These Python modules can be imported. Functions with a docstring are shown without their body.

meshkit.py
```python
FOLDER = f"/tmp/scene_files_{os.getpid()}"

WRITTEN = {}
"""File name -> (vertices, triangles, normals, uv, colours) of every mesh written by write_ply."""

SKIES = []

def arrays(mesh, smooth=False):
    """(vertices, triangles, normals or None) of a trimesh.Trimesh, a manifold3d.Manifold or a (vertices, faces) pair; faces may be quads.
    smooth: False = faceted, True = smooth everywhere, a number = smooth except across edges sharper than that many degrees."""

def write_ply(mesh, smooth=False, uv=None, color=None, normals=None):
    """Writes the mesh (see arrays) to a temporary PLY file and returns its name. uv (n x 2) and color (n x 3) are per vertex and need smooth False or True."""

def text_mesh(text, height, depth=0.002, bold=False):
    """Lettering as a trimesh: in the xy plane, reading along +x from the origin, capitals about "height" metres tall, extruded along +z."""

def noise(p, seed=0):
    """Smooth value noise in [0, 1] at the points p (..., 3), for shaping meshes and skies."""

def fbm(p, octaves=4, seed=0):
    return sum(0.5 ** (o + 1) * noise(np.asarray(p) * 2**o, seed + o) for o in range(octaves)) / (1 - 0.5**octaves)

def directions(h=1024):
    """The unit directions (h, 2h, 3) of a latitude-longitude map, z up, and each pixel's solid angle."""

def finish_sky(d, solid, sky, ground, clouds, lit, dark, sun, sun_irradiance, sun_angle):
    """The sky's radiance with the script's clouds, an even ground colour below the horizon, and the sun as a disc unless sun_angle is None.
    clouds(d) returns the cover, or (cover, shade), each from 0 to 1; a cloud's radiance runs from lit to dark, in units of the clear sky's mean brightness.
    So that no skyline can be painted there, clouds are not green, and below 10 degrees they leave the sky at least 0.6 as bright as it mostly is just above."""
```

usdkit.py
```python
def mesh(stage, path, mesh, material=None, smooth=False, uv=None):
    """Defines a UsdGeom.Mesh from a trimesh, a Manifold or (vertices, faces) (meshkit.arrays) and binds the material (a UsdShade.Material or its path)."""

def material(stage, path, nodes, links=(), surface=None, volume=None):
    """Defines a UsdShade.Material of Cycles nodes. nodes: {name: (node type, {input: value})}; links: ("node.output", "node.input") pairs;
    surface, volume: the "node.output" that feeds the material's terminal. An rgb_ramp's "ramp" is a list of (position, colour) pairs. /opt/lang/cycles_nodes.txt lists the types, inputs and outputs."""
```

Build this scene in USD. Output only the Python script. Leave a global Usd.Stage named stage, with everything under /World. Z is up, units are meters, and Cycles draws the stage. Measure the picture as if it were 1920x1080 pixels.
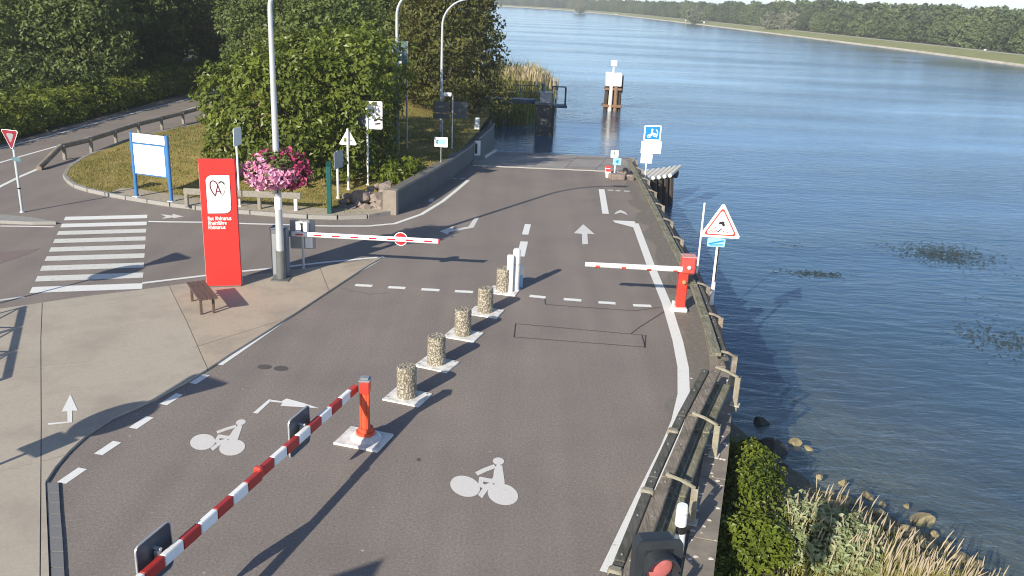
import math
import numpy as np
import trimesh
import manifold3d as m3
from shapely.geometry import Polygon, LineString, Point, box as sbox
from shapely.ops import unary_union
import usdkit, meshkit
from pxr import Usd, UsdGeom, UsdLux, UsdShade, Gf, Sdf, Vt

# ------------------------------------------------------------------ camera, sky, sun, exposure
stage = Usd.Stage.CreateInMemory()
UsdGeom.SetStageUpAxis(stage, 'Z')
UsdGeom.SetStageMetersPerUnit(stage, 1.0)
UsdGeom.Xform.Define(stage, '/World')
stage.SetDefaultPrim(stage.GetPrimAtPath('/World'))
UsdGeom.Scope.Define(stage, '/World/Looks')

FOC, PITCH, ROLL, EYE = 1650.0, 0.31777, 0.04277, 7.3          # focal length in pixels of a 1920 wide picture
EXPOSURE = 0.80
SKY_STRENGTH, SUN_STRENGTH = 0.10, 1.05
SUN_AZ, SUN_EL = math.radians(31.0), math.radians(25.5)        # shadows fall towards SUN_AZ (clockwise from +y)

_f = np.array([0, math.cos(PITCH), -math.sin(PITCH)])
_u = np.array([0, math.sin(PITCH), math.cos(PITCH)])
_r = np.array([1.0, 0, 0])
RT = math.cos(ROLL) * _r + math.sin(ROLL) * _u
UP = -math.sin(ROLL) * _r + math.cos(ROLL) * _u
cam = UsdGeom.Camera.Define(stage, '/World/camera')
cam.CreateHorizontalApertureAttr(36.0)
cam.CreateVerticalApertureAttr(36.0 * 9 / 16)
cam.CreateFocalLengthAttr(36.0 * FOC / 1920)
cam.CreateClippingRangeAttr((0.1, 20000.0))
cam.CreateExposureAttr(EXPOSURE)
cam.AddTransformOp().Set(Gf.Matrix4d(*RT, 0, *UP, 0, *(-_f), 0, 0, 0, EYE, 1))

to_sun = np.array([-math.sin(SUN_AZ) * math.cos(SUN_EL), -math.cos(SUN_AZ) * math.cos(SUN_EL), math.sin(SUN_EL)])
dome = UsdLux.DomeLight.Define(stage, '/World/sky')
dome.GetPrim().SetCustomDataByKey('kind', 'structure')
dome.GetPrim().SetCustomDataByKey('label', 'pale blue evening sky above the far trees')
usdkit.material(stage, '/World/Looks/sky', {
    's': ('sky_texture', {'sky_type': 'single_scattering', 'sun_disc': False, 'sun_elevation': SUN_EL,
                          'sun_rotation': math.atan2(to_sun[0], to_sun[1]), 'air_density': 0.75, 'aerosol_density': 0.6, 'ozone_density': 3.0}),
    'b': ('background_shader', {'strength': SKY_STRENGTH})}, [('s.color', 'b.color')], surface='b.background')
UsdShade.MaterialBindingAPI.Apply(dome.GetPrim()).Bind(UsdShade.Material.Get(stage, '/World/Looks/sky'))
sun = UsdLux.DistantLight.Define(stage, '/World/sun')
sun.CreateIntensityAttr(SUN_STRENGTH)
sun.CreateAngleAttr(0.5)
sun.CreateNormalizeAttr(True)
sun.CreateColorAttr((1.0, 0.93, 0.80))
_z = to_sun / np.linalg.norm(to_sun)
_x = np.cross([0, 0, 1.0], _z); _x /= np.linalg.norm(_x)
_y = np.cross(_z, _x)
sun.AddTransformOp().Set(Gf.Matrix4d(*_x, 0, *_y, 0, *_z, 0, 0, 0, 0, 1))

# ------------------------------------------------------------------ helpers
def G(x, y, z=0.0):
    """The point of the horizontal plane at height z that the survey pixel (x, y) of the 1920 wide photograph looks at."""
    d = _f * FOC + RT * (x - 960) - UP * (y - 540)
    t = (z - EYE) / d[2]
    return np.array([d[0] * t, d[1] * t])

def rise(base, ytop, z0=0.0):
    """Height above z0 of an upright thing standing at plan position base whose top is seen at row ytop."""
    zs = np.linspace(0, 15, 3001)
    v = np.stack([np.full_like(zs, base[0]), np.full_like(zs, base[1]), zs + z0 - EYE], 1)
    y = 540 - FOC * (v @ UP) / (v @ _f)
    return float(zs[np.argmin(abs(y - ytop))])

_names = {}
def numbered(parent, name):
    k = _names.get((parent, name), 0)
    _names[(parent, name)] = k + 1
    return name if k == 0 else f'{name}_{k:03d}'

def setdata(prim, **kw):
    for k, v in kw.items():
        if v is not None:
            prim.SetCustomDataByKey(k, v)

class Thing:
    def __init__(s, name, label=None, cat=None, loc=(0, 0, 0), rotz=0.0, group=None, kind=None):
        s.name = numbered('/World', name)
        s.path = '/World/' + s.name
        s.loc, s.rotz = np.array(loc, float), rotz
        x = UsdGeom.Xform.Define(stage, s.path)
        s.t = x.AddTranslateOp(); s.t.Set(Gf.Vec3d(*map(float, loc)))
        s.r = x.AddRotateZOp(); s.r.Set(math.degrees(rotz))
        s.prim = x.GetPrim()
        setdata(s.prim, label=label, category=cat, group=group, kind=kind)
    def part(s, name, mesh, mat, smooth=False, parent=None, label=None, kind=None):
        base = parent or s.path
        p = base + '/' + numbered(base, name)
        m = usdkit.mesh(stage, p, mesh, M[mat], smooth=smooth)
        setdata(m.GetPrim(), label=label, kind=kind)
        return p
    def world(s, mesh):
        """A mesh given in world coordinates, moved into the thing's own."""
        mesh = mesh.copy()
        mesh.apply_translation(-s.loc)
        if s.rotz:
            mesh.apply_transform(trimesh.transformations.rotation_matrix(-s.rotz, [0, 0, 1]))
        return mesh
    def copy(s, loc, rotz, label, group=None, scale=None, cat=None):
        base = s.name.split('_0')[0] if s.name[-3:].isdigit() else s.name
        nm = numbered('/World', base)
        x = UsdGeom.Xform.Define(stage, '/World/' + nm)
        x.GetPrim().GetReferences().AddInternalReference(s.path)
        x.GetPrim().SetInstanceable(True)
        x.ClearXformOpOrder()
        x.AddTranslateOp().Set(Gf.Vec3d(*map(float, loc)))
        x.AddRotateZOp().Set(math.degrees(rotz))
        if scale is not None:
            x.AddScaleOp().Set(Gf.Vec3f(*np.broadcast_to(scale, 3).astype(float).tolist()))
        d = s.prim.GetCustomData()
        setdata(x.GetPrim(), label=label, category=cat or d.get('category'), group=group or d.get('group'))
        return x

def solo(name, mesh, mat, label=None, cat=None, group=None, kind=None, smooth=False):
    m = usdkit.mesh(stage, '/World/' + numbered('/World', name), mesh, M[mat], smooth=smooth)
    setdata(m.GetPrim(), label=label, category=cat, group=group, kind=kind)
    return m

cat_ = trimesh.util.concatenate
def bx(c, s, ch=0.0, rz=0.0):
    """Box centred at c with sizes s and chamfered edges."""
    s = np.array(s, float)
    if ch > 0:
        h = s / 2
        pts = []
        for sx in (-1, 1):
            for sy in (-1, 1):
                for sz in (-1, 1):
                    for k in range(3):
                        q = h - ch; q[k] = h[k]
                        pts.append(q * (sx, sy, sz))
        m = trimesh.convex.convex_hull(np.array(pts))
    else:
        m = trimesh.creation.box(s)
    if rz: m.apply_transform(trimesh.transformations.rotation_matrix(rz, [0, 0, 1]))
    m.apply_translation(c)
    return m
def cyl(p0, p1, r0, r1=None, n=16, cap=True):
    p0, p1 = np.array(p0, float), np.array(p1, float)
    r1 = r0 if r1 is None else r1
    return tube([p0, p1], [r0, r1], n)
def tube(pts, rad, n=12):
    p = np.array(pts, float)
    rad = np.broadcast_to(rad, (len(p),))
    t = np.gradient(p, axis=0); t /= np.linalg.norm(t, axis=1, keepdims=True)
    ref = np.eye(3)[np.argmin(abs(t).max(0))]
    a = np.cross(t, ref); a /= np.linalg.norm(a, axis=1, keepdims=True)
    b = np.cross(t, a)
    an = np.arange(n) * 2 * math.pi / n
    v = p[:, None] + rad[:, None, None] * (np.cos(an)[None, :, None] * a[:, None] + np.sin(an)[None, :, None] * b[:, None])
    v = v.reshape(-1, 3)
    f = []
    for i in range(len(p) - 1):
        for j in range(n):
            k = (j + 1) % n
            f += [[i*n+j, i*n+k, (i+1)*n+k], [i*n+j, (i+1)*n+k, (i+1)*n+j]]
    c0, c1 = len(v), len(v) + 1
    v = np.vstack([v, p[0], p[-1]])
    L = (len(p) - 1) * n
    for j in range(n):
        k = (j + 1) % n
        f += [[c0, k, j], [c1, L + j, L + k]]
    m = trimesh.Trimesh(v, f, process=False)
    if m.volume < 0: m.invert()
    return m
def flat(poly, z):
    """Shapely polygon as a horizontal sheet facing up."""
    out = []
    for g in getattr(poly, 'geoms', [poly]):
        if g.is_empty or g.area < 1e-6 or g.geom_type != 'Polygon': continue
        v, f = trimesh.creation.triangulate_polygon(g, engine='earcut')
        v = np.column_stack([v, np.full(len(v), z)])
        m = trimesh.Trimesh(v, f, process=False)
        if m.face_normals[:, 2].sum() < 0: m.invert()
        out.append(m)
    return cat_(out)
def prism(poly, z0, z1):
    out = []
    for g in getattr(poly, 'geoms', [poly]):
        if g.is_empty or g.area < 1e-6 or g.geom_type != 'Polygon': continue
        m = trimesh.creation.extrude_polygon(g, z1 - z0, engine='earcut'); m.apply_translation([0, 0, z0]); out.append(m)
    return cat_(out)
def plate(poly, y0, t):
    """Polygon drawn in x, z as an upright plate whose front is at y0 (facing -y) with thickness t behind."""
    m = prism(poly, 0, t)
    v = m.vertices.copy()
    m.vertices = np.column_stack([v[:, 0], y0 + t - v[:, 2], v[:, 1]])
    if m.volume < 0: m.invert()
    return m
def rrect(w, h, r, cx=0, cz=0):
    return sbox(cx - w/2 + r, cz - h/2 + r, cx + w/2 - r, cz + h/2 - r).buffer(r, quad_segs=4)
def text(s, h, x, z, y0, bold=False, t=0.003, width=None):
    m = meshkit.text_mesh(s, h, t, bold)
    v = m.vertices.copy()
    if width: v[:, 0] *= width / max(1e-6, v[:, 0].max())
    m.vertices = np.column_stack([v[:, 0] + x, y0 - v[:, 2], v[:, 1] + z])
    return m
def stroke(pts, w, cap=1):
    return LineString(pts).buffer(w / 2, cap_style=cap, quad_segs=4)
def pline(px, w, z=0.0, cap=2):
    return LineString([G(*p, z) for p in px]).buffer(w / 2, cap_style=cap, join_style=1)
def ppoly(px, z=0.0):
    return Polygon([G(*p, z) for p in px]).buffer(0)

# ------------------------------------------------------------------ materials
M = {}
def simple(name, col, rough=0.6, var=0.12, scale=5.0, metallic=0.0, bump=0.0, bscale=60.0, spec=0.5, dirt=None, dscale=1.5, damt=0.5, isl=0.0):
    col = np.array(col, float)
    n = {'g': ('geometry', {}), 'n': ('noise_texture', {'scale': scale, 'detail': 5.0, 'roughness': 0.65}),
         'r': ('rgb_ramp', {'ramp': [(0.25, col * (1 - var)), (0.75, np.minimum(col * (1 + var), 0.95))]}),
         'p': ('principled_bsdf', {'roughness': rough, 'metallic': metallic, 'specular_ior_level': spec})}
    l = [('g.position', 'n.vector'), ('n.fac', 'r.fac')]
    last = 'r.color'
    if isl:
        n['im'] = ('mix_color', {'blend_type': 'multiply', 'fac': 1.0})
        n['ir'] = ('rgb_ramp', {'ramp': [(0, (1 - isl,) * 3), (1, (1 + isl,) * 3)]})
        l += [(last, 'im.a'), ('g.random_per_island', 'ir.fac'), ('ir.color', 'im.b')]; last = 'im.result'
    if dirt is not None:
        n['dn'] = ('noise_texture', {'scale': dscale, 'detail': 6.0, 'roughness': 0.7})
        n['dr'] = ('rgb_ramp', {'ramp': [(0.45, (0, 0, 0)), (0.68, (damt,) * 3)]})
        n['dm'] = ('mix_color', {'b': dirt})
        l += [('g.position', 'dn.vector'), ('dn.fac', 'dr.fac'), ('dr.color', 'dm.fac'), (last, 'dm.a')]; last = 'dm.result'
    l.append((last, 'p.base_color'))
    if bump:
        n['bn'] = ('noise_texture', {'scale': bscale, 'detail': 4.0})
        n['b'] = ('bump', {'strength': 0.6, 'distance': bump})
        l += [('g.position', 'bn.vector'), ('bn.fac', 'b.height'), ('b.normal', 'p.normal')]
    M[name] = usdkit.material(stage, '/World/Looks/' + name, n, l, surface='p.BSDF')

def leafy(name, cols, trans=0.35, rough=0.55, big=0.35, obj=0.0):
    """Leaves: colour by leaf and by large patches, some light passing through."""
    n = {'g': ('geometry', {}), 'r': ('rgb_ramp', {'ramp': list(zip(np.linspace(0, 1, len(cols)), cols))}),
         'n': ('noise_texture', {'scale': big, 'detail': 2.0}), 'a': ('math', {'math_type': 'multiply_add', 'value2': 0.75, 'value3': -0.12}),
         'a2': ('math', {'math_type': 'multiply', 'value2': 0.55}), 'ad': ('math', {'math_type': 'add'}),
         'p': ('principled_bsdf', {'roughness': rough, 'specular_ior_level': 0.3}), 't': ('translucent_bsdf', {}), 'x': ('mix_closure', {'fac': trans})}
    if obj:
        n['o'] = ('object_info', {}); n['om'] = ('math', {'math_type': 'multiply_add', 'value2': obj, 'value3': -obj / 2}); n['ad2'] = ('math', {'math_type': 'add'})
    l = [('g.position', 'n.vector'), ('n.fac', 'a.value1'), ('g.random_per_island', 'a2.value1'), ('a.value', 'ad.value1'), ('a2.value', 'ad.value2')]
    l += [('o.random', 'om.value1'), ('om.value', 'ad2.value1'), ('ad.value', 'ad2.value2'), ('ad2.value', 'r.fac')] if obj else [('ad.value', 'r.fac')]
    l += [
         ('r.color', 'p.base_color'), ('r.color', 't.color'), ('p.BSDF', 'x.closure1'), ('t.BSDF', 'x.closure2')]
    M[name] = usdkit.material(stage, '/World/Looks/' + name, n, l, surface='x.closure')

def asphalt(name, base, patch):
    base = np.array(base)
    n = {'g': ('geometry', {}),
         'f': ('noise_texture', {'scale': 24.0, 'detail': 6.0, 'roughness': 0.92}),
         'fr': ('rgb_ramp', {'ramp': [(0.28, base * 0.5), (0.5, base), (0.72, base * 1.7)]}),
         'm': ('noise_texture', {'scale': 0.45, 'detail': 6.0, 'roughness': 0.62}),
         'mr': ('rgb_ramp', {'ramp': [(0.28, (0.88, 0.88, 0.89)), (0.5, (1, 1, 1)), (0.70, (1.10, 1.08, 1.04))]}),
         'mm': ('mix_color', {'blend_type': 'multiply', 'fac': 1.0}),
         'mp': ('mapping', {'rotation': (0, 0, 0.05), 'scale': (1.3, 0.06, 1.0)}),
         'k': ('noise_texture', {'scale': 1.0, 'detail': 4.0}), 'kr': ('rgb_ramp', {'ramp': [(0.35, (0.92, 0.92, 0.92)), (0.65, (1.05, 1.045, 1.035))]}),
         'km': ('mix_color', {'blend_type': 'multiply', 'fac': 1.0}),
         'v': ('voronoi_texture', {'scale': 2.3, 'randomness': 1.0}), 'vr': ('rgb_ramp', {'ramp': [(0.0, (1, 1, 1)), (0.045, (1, 1, 1)), (0.06, (0, 0, 0))]}),
         'w': ('noise_texture', {'scale': 0.8}), 'wr': ('rgb_ramp', {'ramp': [(0.5, (0, 0, 0)), (0.6, (0.8, 0.8, 0.8))]}), 'vw': ('mix_color', {'blend_type': 'multiply', 'fac': 1.0}),
         'vm': ('mix_color', {'b': patch}),
         'b': ('bump', {'strength': 0.5, 'distance': 0.006}),
         'p': ('principled_bsdf', {'roughness': 0.85, 'specular_ior_level': 0.3})}
    l = [('g.position', 'f.vector'), ('f.fac', 'fr.fac'), ('g.position', 'm.vector'), ('m.fac', 'mr.fac'), ('fr.color', 'mm.a'), ('mr.color', 'mm.b'),
         ('g.position', 'mp.vector'), ('mp.vector', 'k.vector'), ('k.fac', 'kr.fac'), ('mm.result', 'km.a'), ('kr.color', 'km.b'),
         ('g.position', 'v.vector'), ('v.distance', 'vr.fac'), ('g.position', 'w.vector'), ('w.fac', 'wr.fac'), ('vr.color', 'vw.a'), ('wr.color', 'vw.b'),
         ('vw.result', 'vm.fac'), ('km.result', 'vm.a'), ('vm.result', 'p.base_color'), ('f.fac', 'b.height'), ('b.normal', 'p.normal')]
    M[name] = usdkit.material(stage, '/World/Looks/' + name, n, l, surface='p.BSDF')

def paint(name, col, under, wear=0.5):
    n = {'g': ('geometry', {}), 'a': ('noise_texture', {'scale': 9.0, 'detail': 8.0, 'roughness': 0.75}),
         'ar': ('rgb_ramp', {'ramp': [(wear - 0.13, (1, 1, 1)), (wear, (0.0, 0.0, 0.0))]}),
         'f': ('noise_texture', {'scale': 45.0, 'detail': 2.0}), 'fr': ('rgb_ramp', {'ramp': [(0.3, np.array(col) * 0.86), (0.7, np.array(col))]}),
         'x': ('mix_color', {'b': under}), 'p': ('principled_bsdf', {'roughness': 0.6, 'specular_ior_level': 0.4})}
    l = [('g.position', 'a.vector'), ('a.fac', 'ar.fac'), ('ar.color', 'x.fac'), ('g.position', 'f.vector'), ('f.fac', 'fr.fac'), ('fr.color', 'x.a'), ('x.result', 'p.base_color')]
    M[name] = usdkit.material(stage, '/World/Looks/' + name, n, l, surface='p.BSDF')

ASPH = (0.208, 0.178, 0.157)
asphalt('asphalt', ASPH, (0.42, 0.40, 0.36))
paint('road_paint', (0.76, 0.75, 0.71), ASPH, 0.41)
paint('old_paint', (0.58, 0.56, 0.52), ASPH, 0.44)
paint('zebra_paint', (0.66, 0.65, 0.59), ASPH, 0.44)
paint('symbol_paint', (0.66, 0.63, 0.59), ASPH, 0.40)
paint('red_stain', (0.215, 0.155, 0.135), ASPH, 0.52)
simple('saw_cut', (0.035, 0.032, 0.03), 0.8)
simple('stain', (0.085, 0.074, 0.068), 0.8)
simple('pavement', (0.39, 0.34, 0.27), 0.85, var=0.10, scale=18, bump=0.004, bscale=90, dirt=(0.29, 0.25, 0.20), dscale=0.6, damt=0.75)
simple('pavement_warm', (0.40, 0.33, 0.25), 0.85, var=0.10, scale=18, bump=0.004, bscale=90, dirt=(0.26, 0.215, 0.17), dscale=0.7, damt=0.75)
simple('pavement_grey', (0.37, 0.325, 0.265), 0.85, var=0.12, scale=18, bump=0.004, bscale=90, dirt=(0.28, 0.245, 0.20), dscale=1.3, damt=0.65)
simple('tactile', (0.36, 0.35, 0.335), 0.8, var=0.10, scale=20, dirt=(0.30, 0.28, 0.25))
simple('kerb', (0.30, 0.285, 0.265), 0.8, var=0.15, scale=14, bump=0.004, isl=0.12)
simple('granite_kerb', (0.17, 0.168, 0.165), 0.8, var=0.15, scale=30, bump=0.003)
simple('concrete', (0.235, 0.20, 0.16), 0.85, var=0.18, scale=3, bump=0.008, bscale=30, dirt=(0.12, 0.11, 0.09), dscale=0.9, damt=0.7)
simple('wet_concrete', (0.15, 0.14, 0.125), 0.7, var=0.2, scale=2, dirt=(0.10, 0.09, 0.07), dscale=0.7, damt=0.7)
simple('ramp_deck', (0.34, 0.30, 0.265), 0.8, var=0.12, scale=3, dirt=(0.23, 0.20, 0.18), dscale=0.8, damt=0.6, bump=0.004)
simple('ramp_deck_brown', (0.29, 0.245, 0.205), 0.8, var=0.12, scale=3, dirt=(0.20, 0.17, 0.145), dscale=0.8, damt=0.6, bump=0.004)
simple('pale_joint', (0.50, 0.46, 0.40), 0.8)
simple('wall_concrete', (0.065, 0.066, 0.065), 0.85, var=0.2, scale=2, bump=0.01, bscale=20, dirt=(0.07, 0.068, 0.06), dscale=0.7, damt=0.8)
simple('white_paint', (0.80, 0.79, 0.76), 0.45, var=0.05, dirt=(0.50, 0.48, 0.43), dscale=4, damt=0.35)
simple('white_slab', (0.72, 0.70, 0.66), 0.7, var=0.09, scale=12, dirt=(0.30, 0.275, 0.25), dscale=6, damt=0.8)
simple('sign_white', (0.80, 0.80, 0.79), 0.35, var=0.03)
simple('sign_grey', (0.30, 0.31, 0.32), 0.4, var=0.08, metallic=0.3)
simple('sign_back', (0.055, 0.068, 0.082), 0.35, var=0.15, metallic=0.35, spec=0.5)
simple('faint_print', (0.55, 0.56, 0.58), 0.5)
simple('faint_cyan', (0.30, 0.55, 0.68), 0.5)
simple('red_paint', (0.52, 0.045, 0.028), 0.4, var=0.10, dirt=(0.33, 0.06, 0.04), dscale=5, damt=0.4)
simple('arm_red', (0.36, 0.028, 0.022), 0.4, var=0.10)
simple('orange_red', (0.60, 0.085, 0.035), 0.38, var=0.10, dirt=(0.42, 0.10, 0.05), dscale=6, damt=0.4)
simple('totem_red', (0.72, 0.035, 0.028), 0.38, var=0.03)
simple('housing_red', (0.70, 0.075, 0.06), 0.4, var=0.06)
simple('logo_red', (0.13, 0.015, 0.03), 0.5)
simple('logo_dark', (0.05, 0.06, 0.055), 0.5)
simple('logo_pale', (0.52, 0.50, 0.46), 0.5)
simple('sign_red', (0.55, 0.02, 0.035), 0.35)
simple('rust_red', (0.42, 0.06, 0.035), 0.45, var=0.2)
simple('maroon', (0.22, 0.015, 0.03), 0.4, var=0.1)
simple('splash_pink', (0.55, 0.25, 0.22), 0.5)
simple('black', (0.015, 0.015, 0.016), 0.5)
simple('black_plastic', (0.028, 0.032, 0.036), 0.42, var=0.15)
simple('lens_red', (0.44, 0.13, 0.12), 0.25, var=0.15, scale=20)
simple('galvanised', (0.50, 0.51, 0.51), 0.42, var=0.12, scale=8, metallic=0.55)
simple('pole_grey', (0.43, 0.445, 0.45), 0.5, var=0.08, scale=3, metallic=0.1)
simple('pole_dark', (0.115, 0.12, 0.115), 0.55, var=0.2, scale=4)
simple('cabinet_grey', (0.13, 0.145, 0.165), 0.5, var=0.08)
simple('blue_post', (0.04, 0.16, 0.38), 0.4, var=0.12)
simple('sign_blue', (0.015, 0.22, 0.56), 0.35)
simple('pale_blue', (0.30, 0.55, 0.75), 0.4)
simple('teal_green', (0.012, 0.085, 0.075), 0.45)
simple('teal_panel', (0.09, 0.16, 0.18), 0.45)
simple('blue_steel', (0.035, 0.065, 0.11), 0.5)
simple('wood_grey', (0.23, 0.21, 0.175), 0.85, var=0.3, scale=12, bump=0.006, bscale=25)
simple('log_grey', (0.25, 0.205, 0.155), 0.85, var=0.35, scale=7, bump=0.008, bscale=22, dirt=(0.085, 0.08, 0.06), dscale=3, damt=0.7)
simple('log_dark', (0.125, 0.112, 0.09), 0.85, var=0.35, scale=7, bump=0.008, bscale=22, dirt=(0.05, 0.055, 0.03), dscale=3, damt=0.7)
simple('post_tan', (0.27, 0.25, 0.185), 0.6, var=0.2, scale=10, dirt=(0.17, 0.12, 0.08), dscale=7, damt=0.8)
def grain(name, base, dark, moss):
    base = np.array(base)
    n = {'g': ('geometry', {}), 'mp': ('mapping', {'rotation': (0, 0, 0.40), 'scale': (42.0, 1.6, 42.0)}), 'n': ('noise_texture', {'scale': 1.0, 'detail': 5.0, 'roughness': 0.7}),
         'r': ('rgb_ramp', {'ramp': [(0.3, dark), (0.48, base), (0.7, base * 1.45)]}), 'd': ('noise_texture', {'scale': 3.0, 'detail': 5.0, 'roughness': 0.7}), 'dr': ('rgb_ramp', {'ramp': [(0.48, (0, 0, 0)), (0.62, (0.75, 0.75, 0.75))]}),
         'x': ('mix_color', {'b': moss}), 'b': ('bump', {'strength': 0.8, 'distance': 0.008}), 'p': ('principled_bsdf', {'roughness': 0.9, 'specular_ior_level': 0.2})}
    M[name] = usdkit.material(stage, '/World/Looks/' + name, n, [('g.position', 'mp.vector'), ('mp.vector', 'n.vector'), ('n.fac', 'r.fac'), ('g.position', 'd.vector'), ('d.fac', 'dr.fac'), ('dr.color', 'x.fac'), ('r.color', 'x.a'), ('x.result', 'p.base_color'), ('n.fac', 'b.height'), ('b.normal', 'p.normal')], surface='p.BSDF')
grain('plank_brown', (0.22, 0.185, 0.145), (0.09, 0.065, 0.05), (0.12, 0.105, 0.08))
grain('plank_green', (0.20, 0.185, 0.135), (0.075, 0.07, 0.05), (0.10, 0.11, 0.06))
grain('plank_dark', (0.105, 0.10, 0.088), (0.04, 0.04, 0.036), (0.06, 0.065, 0.045))
simple('bench_wood', (0.105, 0.068, 0.052), 0.6, var=0.2, scale=10)
simple('bench_orange', (0.42, 0.18, 0.08), 0.6, var=0.2)
simple('dark_pile', (0.045, 0.034, 0.026), 0.8, var=0.3, scale=4)
simple('brown_pile', (0.20, 0.115, 0.065), 0.8, var=0.3, scale=4)
simple('fender_white', (0.62, 0.58, 0.50), 0.7, var=0.15, scale=4)
simple('boulder', (0.25, 0.20, 0.17), 0.9, var=0.3, scale=4, bump=0.03, bscale=9, dirt=(0.14, 0.12, 0.105), dscale=3, damt=0.7)
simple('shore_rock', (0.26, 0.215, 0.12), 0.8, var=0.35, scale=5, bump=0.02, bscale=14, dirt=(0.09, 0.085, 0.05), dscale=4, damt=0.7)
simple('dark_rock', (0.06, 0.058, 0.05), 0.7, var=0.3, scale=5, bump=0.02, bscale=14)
simple('riprap', (0.46, 0.42, 0.33), 0.9, var=0.35, scale=1.2, dirt=(0.20, 0.18, 0.13), dscale=0.25, damt=0.6)
simple('far_path', (0.40, 0.38, 0.35), 0.9, var=0.1, scale=0.3)
simple('far_grass', (0.20, 0.215, 0.075), 0.9, var=0.25, scale=0.25, dirt=(0.26, 0.23, 0.11), dscale=0.08, damt=0.6)
simple('soil', (0.06, 0.06, 0.035), 0.95, var=0.3, scale=0.8, dirt=(0.03, 0.045, 0.015), dscale=0.3, damt=0.8)
simple('bank_soil', (0.11, 0.095, 0.06), 0.95, var=0.35, scale=2.5, dirt=(0.04, 0.05, 0.02), dscale=1.2, damt=0.7, bump=0.05, bscale=6)
simple('bark', (0.09, 0.075, 0.06), 0.9, var=0.3, scale=8, bump=0.02, bscale=20)
simple('riverbed', (0.28, 0.235, 0.15), 0.9, var=0.5, scale=2.2, dirt=(0.11, 0.11, 0.075), dscale=0.55, damt=0.9, bump=0.08, bscale=5)

# bollard concrete with exposed pebbles
M['pebble_concrete'] = usdkit.material(stage, '/World/Looks/pebble_concrete', {
    'g': ('geometry', {}), 'v': ('voronoi_texture', {'scale': 26.0}), 'hr': ('rgb_ramp', {'ramp': [(0, (0.46, 0.41, 0.32)), (0.35, (0.29, 0.255, 0.195)), (0.6, (0.56, 0.51, 0.41)), (1, (0.38, 0.33, 0.25))]}),
    'sp': ('separate_color', {}), 'dr': ('rgb_ramp', {'ramp': [(0.25, (1, 1, 1)), (0.62, (0.42, 0.40, 0.37))]}), 'x': ('mix_color', {'blend_type': 'multiply', 'fac': 1.0}),
    'b': ('bump', {'strength': 1.0, 'distance': 0.02, 'invert': True}), 'p': ('principled_bsdf', {'roughness': 0.8})},
    [('g.position', 'v.vector'), ('v.color', 'sp.color'), ('sp.r', 'hr.fac'), ('v.distance', 'dr.fac'), ('hr.color', 'x.a'), ('dr.color', 'x.b'), ('x.result', 'p.base_color'),
     ('v.distance', 'b.height'), ('b.normal', 'p.normal')], surface='p.BSDF')
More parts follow.
